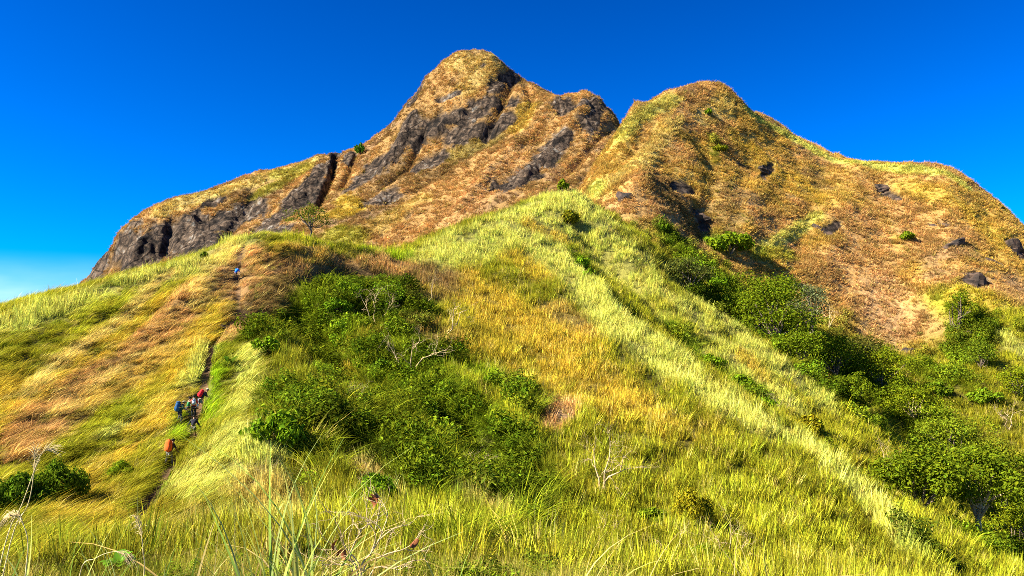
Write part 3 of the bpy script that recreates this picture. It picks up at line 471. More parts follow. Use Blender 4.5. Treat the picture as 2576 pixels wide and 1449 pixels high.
LIB = bpy.data.collections.new('plant_library')          # not linked to the scene: only a source for the scattered grass
def lib(cname, meshes):
    c = bpy.data.collections.new(cname)
    for i, m in enumerate(meshes):
        o = bpy.data.objects.new('%s_%02d' % (cname, i), m); c.objects.link(o)
    return c
def euler_from(up, spin):
    up = up / np.linalg.norm(up, axis=1, keepdims=True)
    x = np.stack([np.cos(spin), np.sin(spin), np.zeros_like(spin)], 1); x -= up * (x * up).sum(1, keepdims=True); x /= np.linalg.norm(x, axis=1, keepdims=True); y = np.cross(up, x)
    # columns x y up ; XYZ euler
    ey = np.arcsin(np.clip(-x[:, 2], -1, 1)); ex = np.arctan2(y[:, 2], up[:, 2]); ez = np.arctan2(x[:, 1], x[:, 0])
    return np.stack([ex, ey, ez], 1)
def scatter(name, P, rot, scl, tintc, vi, coll, label, cat='grass'):
    me = mesh_np(name, P, np.zeros((0, 3), int)); attr(me, 'rot', 'FLOAT_VECTOR', 'POINT', rot); attr(me, 'scl', 'FLOAT_VECTOR', 'POINT', scl); attr(me, 'vi', 'INT', 'POINT', vi)
    c = np.ones((len(P), 4)); c[:, :3] = tintc; attr(me, 'tint', 'FLOAT_COLOR', 'POINT', c)
    o = tag(obj(name, me), label, cat, None, 'stuff')
    g = bpy.data.node_groups.new(name, 'GeometryNodeTree'); g.interface.new_socket('Geometry', in_out='INPUT', socket_type='NodeSocketGeometry'); g.interface.new_socket('Geometry', in_out='OUTPUT', socket_type='NodeSocketGeometry')
    N, L = g.nodes.new, g.links.new; gi, go = N('NodeGroupInput'), N('NodeGroupOutput'); ip = N('GeometryNodeInstanceOnPoints'); ci = N('GeometryNodeCollectionInfo')
    ci.inputs[0].default_value = coll; ci.inputs['Separate Children'].default_value = True; ci.inputs['Reset Children'].default_value = True
    ip.inputs['Pick Instance'].default_value = True
    def na(n, t): q = N('GeometryNodeInputNamedAttribute'); q.data_type = t; q.inputs[0].default_value = n; return q.outputs[0]
    L(gi.outputs[0], ip.inputs['Points']); L(ci.outputs[0], ip.inputs['Instance']); L(na('vi', 'INT'), ip.inputs['Instance Index']); L(na('rot', 'FLOAT_VECTOR'), ip.inputs['Rotation']); L(na('scl', 'FLOAT_VECTOR'), ip.inputs['Scale'])
    L(ip.outputs[0], go.inputs[0]); md = o.modifiers.new('scatter', 'NODES'); md.node_group = g; return o

def seen(S, marg):
    """cells of a sheet that can be seen from about here (with a margin), so that hidden far slopes carry no grass"""
    el = S.Z / np.sqrt(S.X ** 2 + S.Y ** 2); run = np.maximum.accumulate(el, 0); run = np.vstack([np.full((1, el.shape[1]), -9), run[:-1]])
    return el > run - marg
def sample(S, field, n, dens, ulim, ymin, ymax, marg, rock=None, clump=2.0):
    P = S.P(); a = P[1:, :-1] - P[:-1, :-1]; b = P[:-1, 1:] - P[:-1, :-1]; ar = np.linalg.norm(np.cross(a, b), axis=-1)
    uc = .5 * (S.u[1:] + S.u[:-1])[None, :]; yc = .5 * (S.y[1:] + S.y[:-1])[:, None]
    w = ar * ((uc > ulim[0]) & (uc < ulim[1]) & (yc > ymin) & (yc < ymax)) * seen(S, marg)[:-1, :-1] * dens(yc)
    w = w.ravel(); cw = np.cumsum(w); k = np.searchsorted(cw, rng.random(n) * cw[-1]); k = np.minimum(k, len(w) - 1)
    r, c = np.unravel_index(k, ar.shape); fu, fv = rng.random(n), rng.random(n)
    y = S.y[r] + (S.y[r + 1] - S.y[r]) * fv; u = S.u[c] + (S.u[c + 1] - S.u[c]) * fu; x = u * y
    Q = np.c_[x, y, S.z(x, y)]; nn = S.samp(S.N, x, y); f = field(Q)
    cl = fbm(Q, clump, 3); keep = rng.random(n) < np.clip(f[:, 4], 0, 1) * (.2 + .8 * sstep(-.2, .15, cl)); f[:, 3] *= .85 + .9 * np.clip(cl, -.35, .5)
    if rock is not None: keep &= rng.random(n) > S.samp(rock, x, y) * 1.02
    return Q[keep], nn[keep], f[keep]
def greened(f, k=.85):
    g = f.copy(); g[:, :3] = f[:, :3] * (1 - k) + k * (np.array([.105, .16, .008]) * (.5 + .85 * rng.random((len(f), 1))) + .12 * f[:, :3] * (f[:, 0:1] > .15)); return g
def place(name, Q, nn, f, coll, nv, size, label, lean_to=(.5, 0, 0), normal_mix=.5, spinfix=None, vary=.25, hmix=.6, mixdry=.09, mixgreen=.07):
    n = len(Q); up = np.array([0, 0, 1.]) * (1 - normal_mix) + nn * normal_mix + np.array(lean_to) * (.6 + .8 * rng.random((n, 1))) * .5 + rng.normal(0, .12, (n, 3))
    spin = rng.uniform(0, 2 * np.pi, n) if spinfix is None else spinfix + rng.normal(0, .5, n)
    s = size * (1 + vary * rng.normal(size=n)).clip(.4, 1.9); sc3 = np.stack([s, s, s * (1 - hmix + hmix * f[:, 3])], 1)
    t = f[:, :3] * (10 ** rng.normal(0, .055, (n, 1))) * (1 + rng.normal(0, .05, (n, 3)))
    patch = 1 + .6 * fbm(Q, 2.0 * max(size, 1), 3)[:, None]
    o_ = rng.random((n, 1)); o_ = np.where(o_ < .5, o_ + .5 * f[:, 5:6], o_); t = np.where(o_ < mixdry, t * .35 + .65 * np.array([.52, .41, .11]), t); t = np.where(o_ > 1 - mixgreen, t * .4 + .6 * np.array([.13, .18, .010]), t)
    return scatter(name, Q, euler_from(up, spin), sc3, np.clip(t * patch, .005, .9), rng.integers(0, nv, n), coll, label)

C_NEAR = lib('near_tuft', [blades('near_tuft%d' % i, 46, .62, .24, .007, .35, 30 + i, lean=.15 * (i % 3), hv=.3) for i in range(5)])
C_MID = lib('mid_tuft', [blades('mid_tuft%d' % i, 30, .85, .32, .019, .30, 50 + i, lean=.12 * (i % 3), segs=3, hv=.35, flop=.35, bsd=.2) for i in range(5)])
C_TUSS = lib('tussock', [blades('tussock%d' % i, 36, .95, .27, .019, .8, 70 + i, lean=.5, segs=3, hv=.25, flop=.35) for i in range(4)])
C_MIDF = lib('crest_tuft', [blades('crest_tuft%d' % i, 20, 1.0, .42, .027, .3, 80 + i, lean=.15 * (i % 3), segs=3, hv=.35, flop=.4, bsd=.18) for i in range(5)])
C_FAR = lib('far_tuft', [blades('far_tuft%d' % i, 20, .9, .5, .06, .6, 90 + i, lean=.1 * (i % 3), segs=2, hv=.3, flop=.5, bsd=.09) for i in range(4)])
C_LEAF = lib('leafy_clump', [leaf_cloud('leafy_clump%d' % i, [((0, 0, .25), (.5, .5, .4)), ((.3, .2, .5), (.35, .3, .3)), ((-.25, -.2, .45), (.3, .35, .3))], 240, .075, 110 + i, M_BLADE, asp=.5) for i in range(4)])

C_SCRUB = lib('scrub_clump', [leaf_cloud('scrub_clump%d' % i, [((0, 0, .25), (.5, .5, .4)), ((.3, .2, .5), (.35, .3, .3)), ((-.25, -.2, .45), (.3, .35, .3))], 420, .055, 130 + i, M_BLADE, asp=.5) for i in range(4)])
UL = (-.78, .78)
td = lambda Q: trail_dist(Q)
# near slope (own hill)
Q, nn, f = sample(A, FA, 26000, lambda y: 1 / (y / 8) ** .6, UL, 8.0, 32, .08)
f[:, 3] *= .45 + .55 * sstep(9, 20, Q[:, 1])
f[:, :3] = f[:, :3] * .25 + .75 * np.array([.24, .225, .025]) * (1 + .9 * np.clip(fbm(Q, 2.5, 3), -.5, .5))[:, None]
lf = rng.random(len(Q)) < .14 + f[:, 5] * .6 + .5 * np.clip(fbm(Q, 3.0, 2) * 2 - .25, 0, 1)
lf &= Q[:, 1] > 15
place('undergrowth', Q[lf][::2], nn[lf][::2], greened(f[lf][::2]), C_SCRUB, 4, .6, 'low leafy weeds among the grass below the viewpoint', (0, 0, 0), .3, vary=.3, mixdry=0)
Q, nn, f = Q[~lf], nn[~lf], f[~lf]
place('grass', Q, nn, f, C_NEAR, 5, .75, 'mixed green and straw grass on the slope below the viewpoint', (.15, 0, 0), .3, mixdry=.3, mixgreen=.2, vary=.35)
# hillsides
Q, nn, f = sample(A, FA, 185000, lambda y: np.minimum(1, 60 / y), UL, 24, 160, .03)
t = td(Q); up_ = sstep(66, 84, Q[:, 1]); k = t > (.42 - .2 * up_) + (.45 + .1 * up_) * rng.random(len(t)); Q, nn, f = Q[k], nn[k], f[k]
left = (Q[:, 0] < -14 - .12 * Q[:, 1] * 0) & (Q[:, 1] < 112) & (proj(Q)[0] < 640 + .25 * (1000 - proj(Q)[1]).clip(-200, 300))
HIKERS = [(425, 1172), (485, 1104), (487, 1052), (503, 1032), (452, 1066), (592, 706)]
for hp in HIKERS:
    h0 = A.hit(*hp, 36); h0 = h0[:2] - np.array([0, .75]); k = np.linalg.norm((Q[:, :2] - h0) / np.array([.55, 1.1]), axis=1) > 1; Q, nn, f, left = Q[k], nn[k], f[k], left[k]
lf = (rng.random(len(Q)) < np.where((f[:, 5] > .1) & (Q[:, 1] > 38), f[:, 5], 0) * np.where((Q[:, 0] > 15) & (Q[:, 1] > 88), .55, .4)) & (td(Q) > 2.6) & ~(left & (proj(Q)[0] < 480) & (proj(Q)[1] < 1130))
fr = Q[:, 1] > 72 + 16 * rng.random(len(Q))
drp = ~left & ~lf & (f[:, 1] < .245) & (f[:, 0] < .205) & (rng.random(len(Q)) < .7)
place('grass', Q[drp], nn[drp], f[drp] * np.array([1, 1.05, 1, 1, 1, 1]), C_TUSS, 4, 1.15, 'drooping green and brown grass tussocks in the gully', (.1, -.1, 0), .4, vary=.4)
g = ~left & ~lf & ~fr & ~drp
place('grass', Q[g], nn[g], f[g], C_MID, 5, .8, 'yellow-green tall grass covering the nearer central slope and gully', (.12, 0, 0), .25, vary=.35, hmix=.7)
g = ~left & ~lf & fr & ~drp
place('grass', Q[g], nn[g], f[g], C_MIDF, 5, .8, 'pale plumed tall grass on the upper central spur', (.12, 0, 0), .25)
pal = left & (f[:, 1] > .46) & (proj(Q)[1] < 960)
g = pal & ~lf
place('grass', Q[g], nn[g], f[g], C_MIDF, 5, .82, 'pale green upright grass along the left crest of the knoll', (.15, 0, 0), .25)
g = left & ~lf & ~pal
place('grass', Q[g], nn[g], f[g], C_TUSS, 4, .85, 'wind-combed golden and brown grass on the left flank of the knoll', (.25, 0, .1), .35, spinfix=.5)
g = lf
far_r = g & (Q[:, 1] > 88) & (Q[:, 0] > 15)
g = g & ~far_r
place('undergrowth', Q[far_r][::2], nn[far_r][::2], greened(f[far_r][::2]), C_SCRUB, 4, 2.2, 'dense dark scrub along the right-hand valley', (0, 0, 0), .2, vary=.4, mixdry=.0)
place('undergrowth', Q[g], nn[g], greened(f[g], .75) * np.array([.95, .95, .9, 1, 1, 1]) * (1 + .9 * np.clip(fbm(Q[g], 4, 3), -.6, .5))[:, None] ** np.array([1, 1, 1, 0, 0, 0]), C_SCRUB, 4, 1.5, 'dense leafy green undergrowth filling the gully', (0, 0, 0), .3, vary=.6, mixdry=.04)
# right-hand peak
Q, nn, f = sample(A, FA, 105000, lambda y: 1 + 0 * y, UL, 152, 262, .03, rockA, 3.0)
lf = rng.random(len(Q)) < f[:, 5] * .7
place('grass', Q[~lf], nn[~lf], f[~lf], C_FAR, 4, .72, 'dry brown and gold grass on the right-hand peak', (.1, -.1, 0), .55, mixdry=.04, mixgreen=.02)
place('undergrowth', Q[lf], nn[lf], greened(f[lf], .5), C_SCRUB, 4, 1.9, 'green scrub at the foot of the right-hand peak', (0, 0, 0), .3, vary=.5, mixdry=.02)
# main peak
Q, nn, f = sample(B, FB, 110000, lambda y: 1 + 0 * y, (-.58, .2), 290, 450, .03, rockB, 4.5)
place('grass', Q, nn, f, C_FAR, 4, 1.05, 'short tussocky dry grass on the main peak', (.1, -.1, 0), .7, mixdry=.04, mixgreen=.02)
#--OBJECTS--
# ------------------------------------------------------------------ tubes, trunks, bare branches
def tubes(name, paths, mat, sides=6):
    """paths: list of (points, radii)"""
    V = []; F = []
    for pts, rad in paths:
        pts = [np.asarray(p, float) for p in pts]; i0 = len(V); n = len(pts)
        for i, p in enumerate(pts):
            d = pts[min(i + 1, n - 1)] - pts[max(i - 1, 0)]; d = d / (np.linalg.norm(d) + 1e-9)
            a = np.cross(d, (0.31, .95, .05) if abs(d[2]) > .8 else (0, 0, 1.)); a /= np.linalg.norm(a) + 1e-9; b = np.cross(d, a)
            for k in range(sides):
                t = 2 * math.pi * k / sides; V.append(p + rad[i] * (a * math.cos(t) + b * math.sin(t)))
        for i in range(n - 1):
            for k in range(sides):
                q = (k + 1) % sides; F.append((i0 + i * sides + k, i0 + i * sides + q, i0 + (i + 1) * sides + q, i0 + (i + 1) * sides + k))
    return mesh_np(name, V, F, [mat])
def twig(r, p, d, length, rad, depth, out, kink=.35, nb=(2, 3), droop=0.0, spread=.75):
    """a crooked branch and its side branches, appended to out"""
    n = 5; pts = [np.array(p, float)]; d = np.array(d, float); d /= np.linalg.norm(d)
    for i in range(n):
        d = d + r.normal(0, kink * .5, 3) + np.array([0, 0, .05 - droop]); d /= np.linalg.norm(d); pts.append(pts[-1] + d * length / n)
    out.append((pts, [rad * (1 - .6 * i / n) for i in range(n + 1)]))
    if depth > 0:
        for k in range(r.integers(nb[0], nb[1] + 1)):
            i = r.integers(2, n + 1); dd = d + r.normal(0, spread, 3); twig(r, pts[i], dd, length * r.uniform(.5, .8), rad * .5, depth - 1, out, kink, nb, droop, spread)
    return pts
def tip(path): return path[0][-1]

# ------------------------------------------------------------------ trees
def tree(px, py, wpx, hpx, label, color, seed, flat=.7, trunk_vis=.35, leaf=.16, n=3000, name='tree', group=None, d0=None, lean=0, bark=None):
    r = np.random.default_rng(seed); p = A.hit(px, py, d0); m = p[1] / FPX; Wd, H = wpx * m, hpx * m
    t = empty(name, p - np.array([0, 0, .15]), label, 'tree', group)
    br = []; h0 = H * trunk_vis; lobes = []
    tr = [np.array([lean * H * q * q + .03 * H * r.normal() * (q > 0), .03 * H * r.normal() * (q > 0), h0 * q]) for q in (0, .35, .7, 1)]
    br.append((tr, [H * .034, H * .028, H * .024, H * .02]))
    nl = 13
    for k in range(nl):
        a = 2 * math.pi * (k + r.uniform(-.3, .3)) / nl; rr = Wd * .5 * (r.uniform(.45, .75) if k % 3 else r.uniform(.05, .3)); zz = h0 + (H - h0) * (r.uniform(.22, .6) if k % 3 else .68)
        e = np.array([rr * math.cos(a) + lean * H, rr * math.sin(a), zz]); s = tr[-1] + (e - tr[-1]) * .45 + r.normal(0, .05 * H, 3)
        br.append(([tr[r.integers(2, 4)], s, e], [H * .016, H * .011, H * .006]))
        rad = Wd * r.uniform(.17, .26); lobes.append((e, (rad, rad, rad * flat)))
        for q in range(2):
            e2 = e + r.normal(0, .5, 3) * rad * np.array([1.3, 1.3, .7]); lobes.append((e2, (rad * .55, rad * .55, rad * .5 * flat)))
    obj('trunk', tubes('trunk', br, bark or M_BARK), t)
    c = obj('crown', leaf_cloud('crown', lobes, n, leaf, seed + 5, M_LEAF, shell=.7), t); c.color = (*color, 1)
    return t
G1, G2 = (.115, .155, .007), (.16, .195, .008)
LT = tree(780, 603, 122, 104, 'lone tree with flat spreading crown on the saddle behind the knoll', (.13, .15, .018), 5, flat=.42, trunk_vis=.42, leaf=.13, n=1500, d0=100)
TREES = [(1955, 885, 190, 165, 'broad dense dark-green tree, largest at the top of the valley', G1, 21, .75, .25, .2, 5200),
         (2035, 850, 110, 125, 'greyish tree with pale blossom behind the broad dark-green tree', (.16, .18, .07), 22, .7, .3, .17, 2200),
         (2100, 955, 150, 95, 'low spreading dark tree below and right of the broad valley tree', G1, 23, .6, .25, .18, 2800),
         (2215, 985, 140, 90, 'bushy mid-green tree in the valley below the bare rusty slope', G2, 24, .7, .25, .18, 2600),
         (2300, 1075, 120, 90, 'rounded green tree lower down the right valley, above the pair with pale trunks', G2, 25, .7, .25, .17, 2200),
         (2400, 1180, 150, 110, 'light-green tree above the big trees at lower right', (.17, .215, .012), 26, .7, .25, .17, 2800),
         (2310, 1300, 190, 150, 'big rounded dark tree at lower right, left of the pale trunks', G1, 27, .75, .25, .16, 4600),
         (2465, 1385, 200, 210, 'tall tree with bare pale trunk at lower right', G1, 28, .7, .40, .16, 4600),
         (2560, 1420, 130, 130, 'green tree cut by the right edge at the bottom corner', G2, 29, .7, .25, .14, 2600),
         (2420, 850, 70, 110, 'narrow dark tree beside the dark boulder on the golden hump', G1, 30, .9, .3, .16, 1400),
         (1735, 735, 110, 75, 'shrubby tree with brownish leaves among the green scrub below the peak', (.10, .115, .02), 31, .7, .25, .18, 1700),
         (2140, 1025, 110, 70, 'low dark tree in the shade along the valley floor', G1, 32, .7, .25, .16, 1800)]
TREES += [(1900, 835, 110, 80, 'dark shrubby tree at the left foot of the broad dark-green tree', G1, 33, .8, .2, .18, 1800), (2010, 925, 120, 80, 'dark tree right below the broad dark-green tree', G1, 34, .8, .2, .18, 1800), (2160, 945, 120, 80, 'brownish-green tree at the edge of the rusty slope', (.12, .12, .02), 35, .7, .2, .18, 1700),
          (2260, 1040, 110, 70, 'small dark tree midway down the right valley', G1, 36, .8, .2, .17, 1500), (2360, 1110, 100, 80, 'small bright tree left of the light-green tree', (.16, .21, .01), 37, .8, .2, .16, 1500), (2500, 1230, 150, 110, 'broad olive tree right of the light-green tree', (.16, .175, .012), 38, .7, .2, .16, 2400), (2380, 1260, 130, 90, 'green tree between the big rounded tree and the tall one', G2, 39, .75, .2, .15, 2200), (2530, 1330, 130, 110, 'dark tree behind the corner tree at lower right', G1, 40, .75, .2, .15, 2000), (2560, 1000, 90, 70, 'small green tree against the right edge on the far slope', G2, 41, .8, .2, .17, 1300), (2470, 930, 80, 60, 'low bushy tree below the dark boulder', (.12, .165, .01), 42, .8, .2, .17, 1200)]
for a in TREES: tree(a[0], a[1], a[2] * 1.3, a[3] * 1.3, *a[4:8], a[8] * (.45 if a[8] < .4 else 1), a[9], int(a[10] * 1.9), group='trees in the right-hand valley', bark=M_DEAD if 'pale trunk' in a[4] and 'left of' not in a[4] else None)

# ------------------------------------------------------------------ bushes
def bush_template(seed, n, leaf, tall):
    r = np.random.default_rng(seed); lobes = []; st = []
    for k in range(9):
        a = 2 * math.pi * k / 7 + r.uniform(-.4, .4); rr = r.uniform(.3, .66) if k < 7 else r.uniform(0, .2); z = r.uniform(.28, .55) if k < 7 else .66
        e = np.array([rr * math.cos(a), rr * math.sin(a), z * tall]); q = r.uniform(.24, .36); lobes.append((e, (q, q, q * .8 * tall)))
        st.append(([(0, 0, -.1), e * np.array([.4, .4, .5]) + r.normal(0, .03, 3), e], [.03, .022, .01]))
    return leaf_cloud('bush_foliage', lobes, n, leaf, seed, M_LEAF, shell=.78, asp=.6), tubes('bush_stems', st, M_BARK, 5)
BT = [bush_template(40, 1100, .085, 1.0), bush_template(41, 1500, .07, .9), bush_template(42, 900, .095, 1.15), bush_template(43, 1300, .075, .8)]
BT.append(bush_template(44, 5200, .036, 1.0)); BT.append(bush_template(45, 4200, .042, .85))
BUSHES = [(690, 1140, 165, 125, 1, (.075, .165, .012), 'rounded glossy green bush to the right of the hikers, beside the pale mound'),
    (50, 1300, 170, 135, 1, (.05, .115, .012), 'large dark-green bush at the lower left, cut by the left edge'), (150, 1280, 150, 130, 3, (.06, .125, .012), 'dark-green bush joined to the right side of the lower-left thicket'),
    (935, 1290, 150, 125, 1, (.07, .17, .012), 'bright small-leaved bush behind the bare foreground branches'), (300, 1205, 70, 50, 2, (.10, .19, .014), 'small light-leaved shrub below the orange backpack'),
    (1430, 572, 62, 42, 2, (.10, .135, .015), 'olive bush on the pale crest of the central spur'), (1416, 478, 40, 34, 0, (.09, .16, .014), 'small round bush where the spur meets the right peak'), (1781, 292, 24, 20, 0, (.07, .16, .012), 'lone dark-green bush high on the right peak'),
    (1835, 640, 130, 68, 1, (.075, .15, .012), 'bright green bush below the dark rock hollow'), (1670, 590, 42, 36, 0, (.06, .13, .012), 'small dark bush left of the rock hollow'), (1462, 682, 46, 36, 2, (.09, .20, .014), 'green bush on the near crest, upper of two'), (1482, 702, 40, 30, 0, (.09, .18, .014), 'green bush on the near crest, lower of two'),
    (1700, 868, 54, 34, 2, (.10, .17, .014), 'uppermost green bush in the strip between the two crests'), (1790, 930, 70, 44, 1, (.09, .19, .013), 'second bush down the strip between the two crests'), (1860, 985, 90, 52, 3, (.08, .17, .012), 'widest bush in the strip between the two crests'), (1915, 1030, 70, 36, 1, (.09, .21, .013), 'lowest bush in the strip between the two crests'),
    (1740, 690, 80, 50, 1, (.10, .22, .014), 'bright scrub bush at the head of the valley'), (1800, 730, 80, 46, 3, (.07, .17, .012), 'darker scrub bush at the head of the valley, next to the broad tree'), (2040, 1105, 70, 56, 2, (.13, .155, .014), 'yellowish bush on the outer slope, left of the lower-right trees'), (2085, 1145, 60, 46, 0, (.09, .14, .013), 'dark bush just below the yellowish one on the outer slope'),
    (1745, 1335, 110, 115, 2, (.15, .18, .016), 'tall yellow-green shrub standing alone on the lower slope'), (1318, 1030, 62, 56, 0, (.065, .15, .012), 'dark bush left of the bare soil patch'), (512, 652, 26, 20, 0, (.06, .12, .012), 'tiny dark bush on the left skyline of the knoll'), (2283, 608, 48, 34, 3, (.07, .13, .012), 'dark bush in the middle of the rusty right slope'),
    (1310, 1140, 90, 56, 3, (.05, .11, .010), 'dark bush on the gully floor below the soil patch'), (880, 1075, 76, 56, 0, (.06, .14, .012), 'leafy bush in the gully right of the glossy one'), (670, 900, 70, 50, 2, (.09, .19, .014), 'light-green bush at the gully edge right of the trail'), (960, 940, 90, 54, 3, (.055, .12, .012), 'dark bush behind the forked bare tree'), (850, 790, 70, 44, 1, (.07, .16, .013), 'green bush on the shaded flank below the brown rim'),
    (1000, 775, 60, 44, 0, (.05, .11, .011), 'dark bush beside the upper bare tree in the gully'), (1150, 905, 60, 40, 2, (.09, .20, .014), 'fresh green bush below the middle bare tree'), (1240, 975, 60, 44, 1, (.10, .22, .014), 'bright bush where the gully meets the golden slope'), (1060, 1175, 70, 52, 3, (.06, .14, .012), 'dark leafy bush in the lower gully, left of centre'), (1590, 800, 36, 26, 0, (.10, .15, .014), 'little bush low on the outer crest'),
    (1475, 412, 22, 18, 0, (.08, .15, .013), 'tiny bush on the rising ridge of the right peak'), (1810, 385, 44, 26, 3, (.10, .15, .014), 'sparse green shrub in the crease of the right peak'), (1320, 1010, 44, 34, 2, (.08, .18, .013), 'small bush above the dark one by the soil patch'), (1640, 1320, 90, 54, 3, (.09, .17, .014), 'spreading green bush by the crooked bare tree at the bottom'), (1780, 1425, 110, 56, 1, (.10, .20, .014), 'bright bush at the bottom edge right of centre'), (2480, 1020, 80, 50, 1, (.08, .16, .013), 'green bush on the far right slope'), (2360, 1000, 80, 56, 3, (.07, .14, .012), 'green bush above the light-green valley tree'), (1380, 1270, 80, 60, 0, (.055, .12, .011), 'dark bush at the mouth of the gully')]
for k, (px, py, w, h, ti, c, lab) in enumerate(BUSHES):
    p = A.hit(px, py); m = p[1] / FPX; s = w * m * .5 / .85; t = empty('bush', p, lab, 'bush', 'bushes on the hillsides', rz=k * 1.7)
    if p[1] < 62 and k != 0: ti = 4 + k % 2
    fo = obj('foliage', BT[ti][0], t); so = obj('stem', BT[ti][1], t)
    for q in (fo, so): q.scale = (s, s, h * m / .95)
    fo.color = (c[0] * 1.75, c[1] * 1.3, c[2] * .7, 1)
p = B.hit(905, 392); t = empty('bush', p, 'green bush in the notch of the rocky ridge', 'bush', 'bushes on the hillsides')
q = obj('foliage', BT[2][0], t); q.scale = (3, 3, 6.5); q.color = (.06, .15, .012, 1); q = obj('stem', BT[2][1], t); q.scale = (3, 3, 6)

# ------------------------------------------------------------------ bare trees
def bare_tree(px, py, hpx, limbs, label, seed, depth=3, rad=.022, d0=None, name='bare_tree'):
    """limbs: list of (dx, dy) picture offsets of each main limb's end, relative to the tree height"""
    r = np.random.default_rng(seed); p = A.hit(px, py, d0); m = p[1] / FPX; H = hpx * m; t = empty(name, p, label, 'bare tree', 'leafless trees in the gully and slopes')
    obj('root_collar', tubes('root_collar', [([(0, 0, -.3), (0, 0, .05 * H), (.01 * H, 0, .1 * H)], [H * rad * 1.3, H * rad * 1.15, H * rad * .7])], M_DEAD), t)
    for dx, dz in limbs:
        out = []; e = np.array([dx * H, r.uniform(-.2, .2) * H, dz * H]); d = e / np.linalg.norm(e); L = np.linalg.norm(e)
        pts = [np.array([0, 0, .04 * H])]
        for q in (.25, .5, .75, 1): pts.append(e * q + r.normal(0, .05 * H, 3) * (q < 1))
        out.append((pts, [H * rad * (1 - .75 * q) for q in (0, .25, .5, .75, 1)]))
        for i in (2, 3, 3, 4, 4):
            dd = d + r.normal(0, .7, 3) * np.array([1, .5, 1]); twig(r, pts[i], dd, L * r.uniform(.25, .5), H * rad * (.55 - .1 * i), depth - 1, out, kink=.55)
        obj('limb', tubes('limb', out, M_DEAD, 5), t)
    return t
BARE = [(1020, 945, 120, [(-.35, .65), (.3, .7), (.75, .5)], 'forked bare tree with two pale trunks in the middle of the gully', 61), (945, 815, 85, [(.05, .9), (.5, .6), (-.4, .7)], 'twiggy bare tree at the top of the gully, left of the others', 62), (1122, 848, 90, [(.25, .8), (.6, .75)], 'bare tree against the golden slope, right of the forked one', 63), (1075, 775, 65, [(.2, .95)], 'thin bare stem between the two upper bare trees', 64),
        (1515, 1262, 150, [(.12, .95), (.35, .75), (-.12, .8)], 'tall crooked bare tree on the lower central slope', 65), (1518, 1368, 75, [(.05, .8), (.45, .7)], 'short crooked bare tree just below the tall one', 66), (1828, 1415, 95, [(.1, .9), (.5, .5), (-.3, .7)], 'bare sapling near the bottom, right of the yellow-green shrub', 67), (2225, 1190, 70, [(-.1, .9), (.3, .7)], 'small bare tree left of the lower-right trees', 68), (862, 1025, 62, [(.3, .8), (.8, .6), (-.3, .6)], 'small bare tree above the glossy bush', 69),
        (2540, 1085, 70, [(-.4, .7), (.2, .8)], 'small bare tree by the right edge', 70), (1205, 1215, 75, [(-.15, .9), (.2, .8)], 'bare twiggy stems standing in the lower gully', 71), (1700, 1395, 75, [(-.8, .5), (.9, .35), (.2, .8)], 'sprawling bare branches at the bottom, left of the sapling', 72), (1965, 1045, 50, [(-.3, .8), (.5, .7)], 'tiny bare tree on the near crest', 73), (640, 1215, 55, [(.9, .7), (.3, .8)], 'thin dead branches below the glossy bush', 74), (2085, 835, 70, [(0, .95), (.15, .8)], 'pale dead trunk beside the valley trees', 75)]
for a in BARE: bare_tree(*a)

# ------------------------------------------------------------------ rosette plants
def leaf_strip(name, L, w, arch, mat, n=6, fold=.25):
    V = []; F = []
    for k in range(n + 1):
        t = k / n; ww = w * math.sin(math.pi * min(1, .12 + t * .88)) ** .7 * (1 - t * .3) if k < n else .002
        c = np.array([L * t * (1 - .25 * arch * t), 0, L * (.9 * t - arch * t * t)]); V += [c + (0, -ww, fold * ww), c, c + (0, ww, fold * ww)]
    for k in range(n):
        i = 3 * k; F += [(i, i + 1, i + 4, i + 3), (i + 1, i + 2, i + 5, i + 4)]
    me = mesh_np(name, V, F, [mat]); attr(me, 'bl', 'FLOAT_COLOR', 'POINT', np.ones((len(V), 4))); return me
def rosette(px, py, spx, nleaf, w, label, color, seed, name):
    r = random.Random(seed); p = A.hit(px, py); L = spx * p[1] / FPX; t = empty(name, p + np.array([0, 0, .25]), label, 'plant')
    obj('stem', tubes('stem', [([(0, 0, -.4), (0, 0, .05)], [L * .08, L * .06])], M_BARK), t); me = leaf_strip('rosette_leaf', L, L * w, .55, M_LEAF)
    for k in range(nleaf):
        o = obj('leaf', me, t); o.rotation_euler = (0, r.uniform(-.5, .35), 2 * math.pi * k / nleaf + r.uniform(-.2, .2)); s = r.uniform(.75, 1.1); o.scale = (s, s, s); o.color = (*[c * r.uniform(.8, 1.25) for c in color], 1)
rosette(1415, 852, 24, 18, .10, 'spiky dark-green rosette plant alone on the golden slope', (.05, .12, .014), 1, 'rosette_plant')
rosette(578, 925, 40, 10, .16, 'broad-leaved plant beside the trail above the hikers', (.13, .21, .016), 2, 'broad_leaved_plant')
rosette(300, 1452, 60, 12, .30, 'low broad-leaved weed at the bottom edge, lower left', (.12, .24, .016), 3, 'leafy_weed')

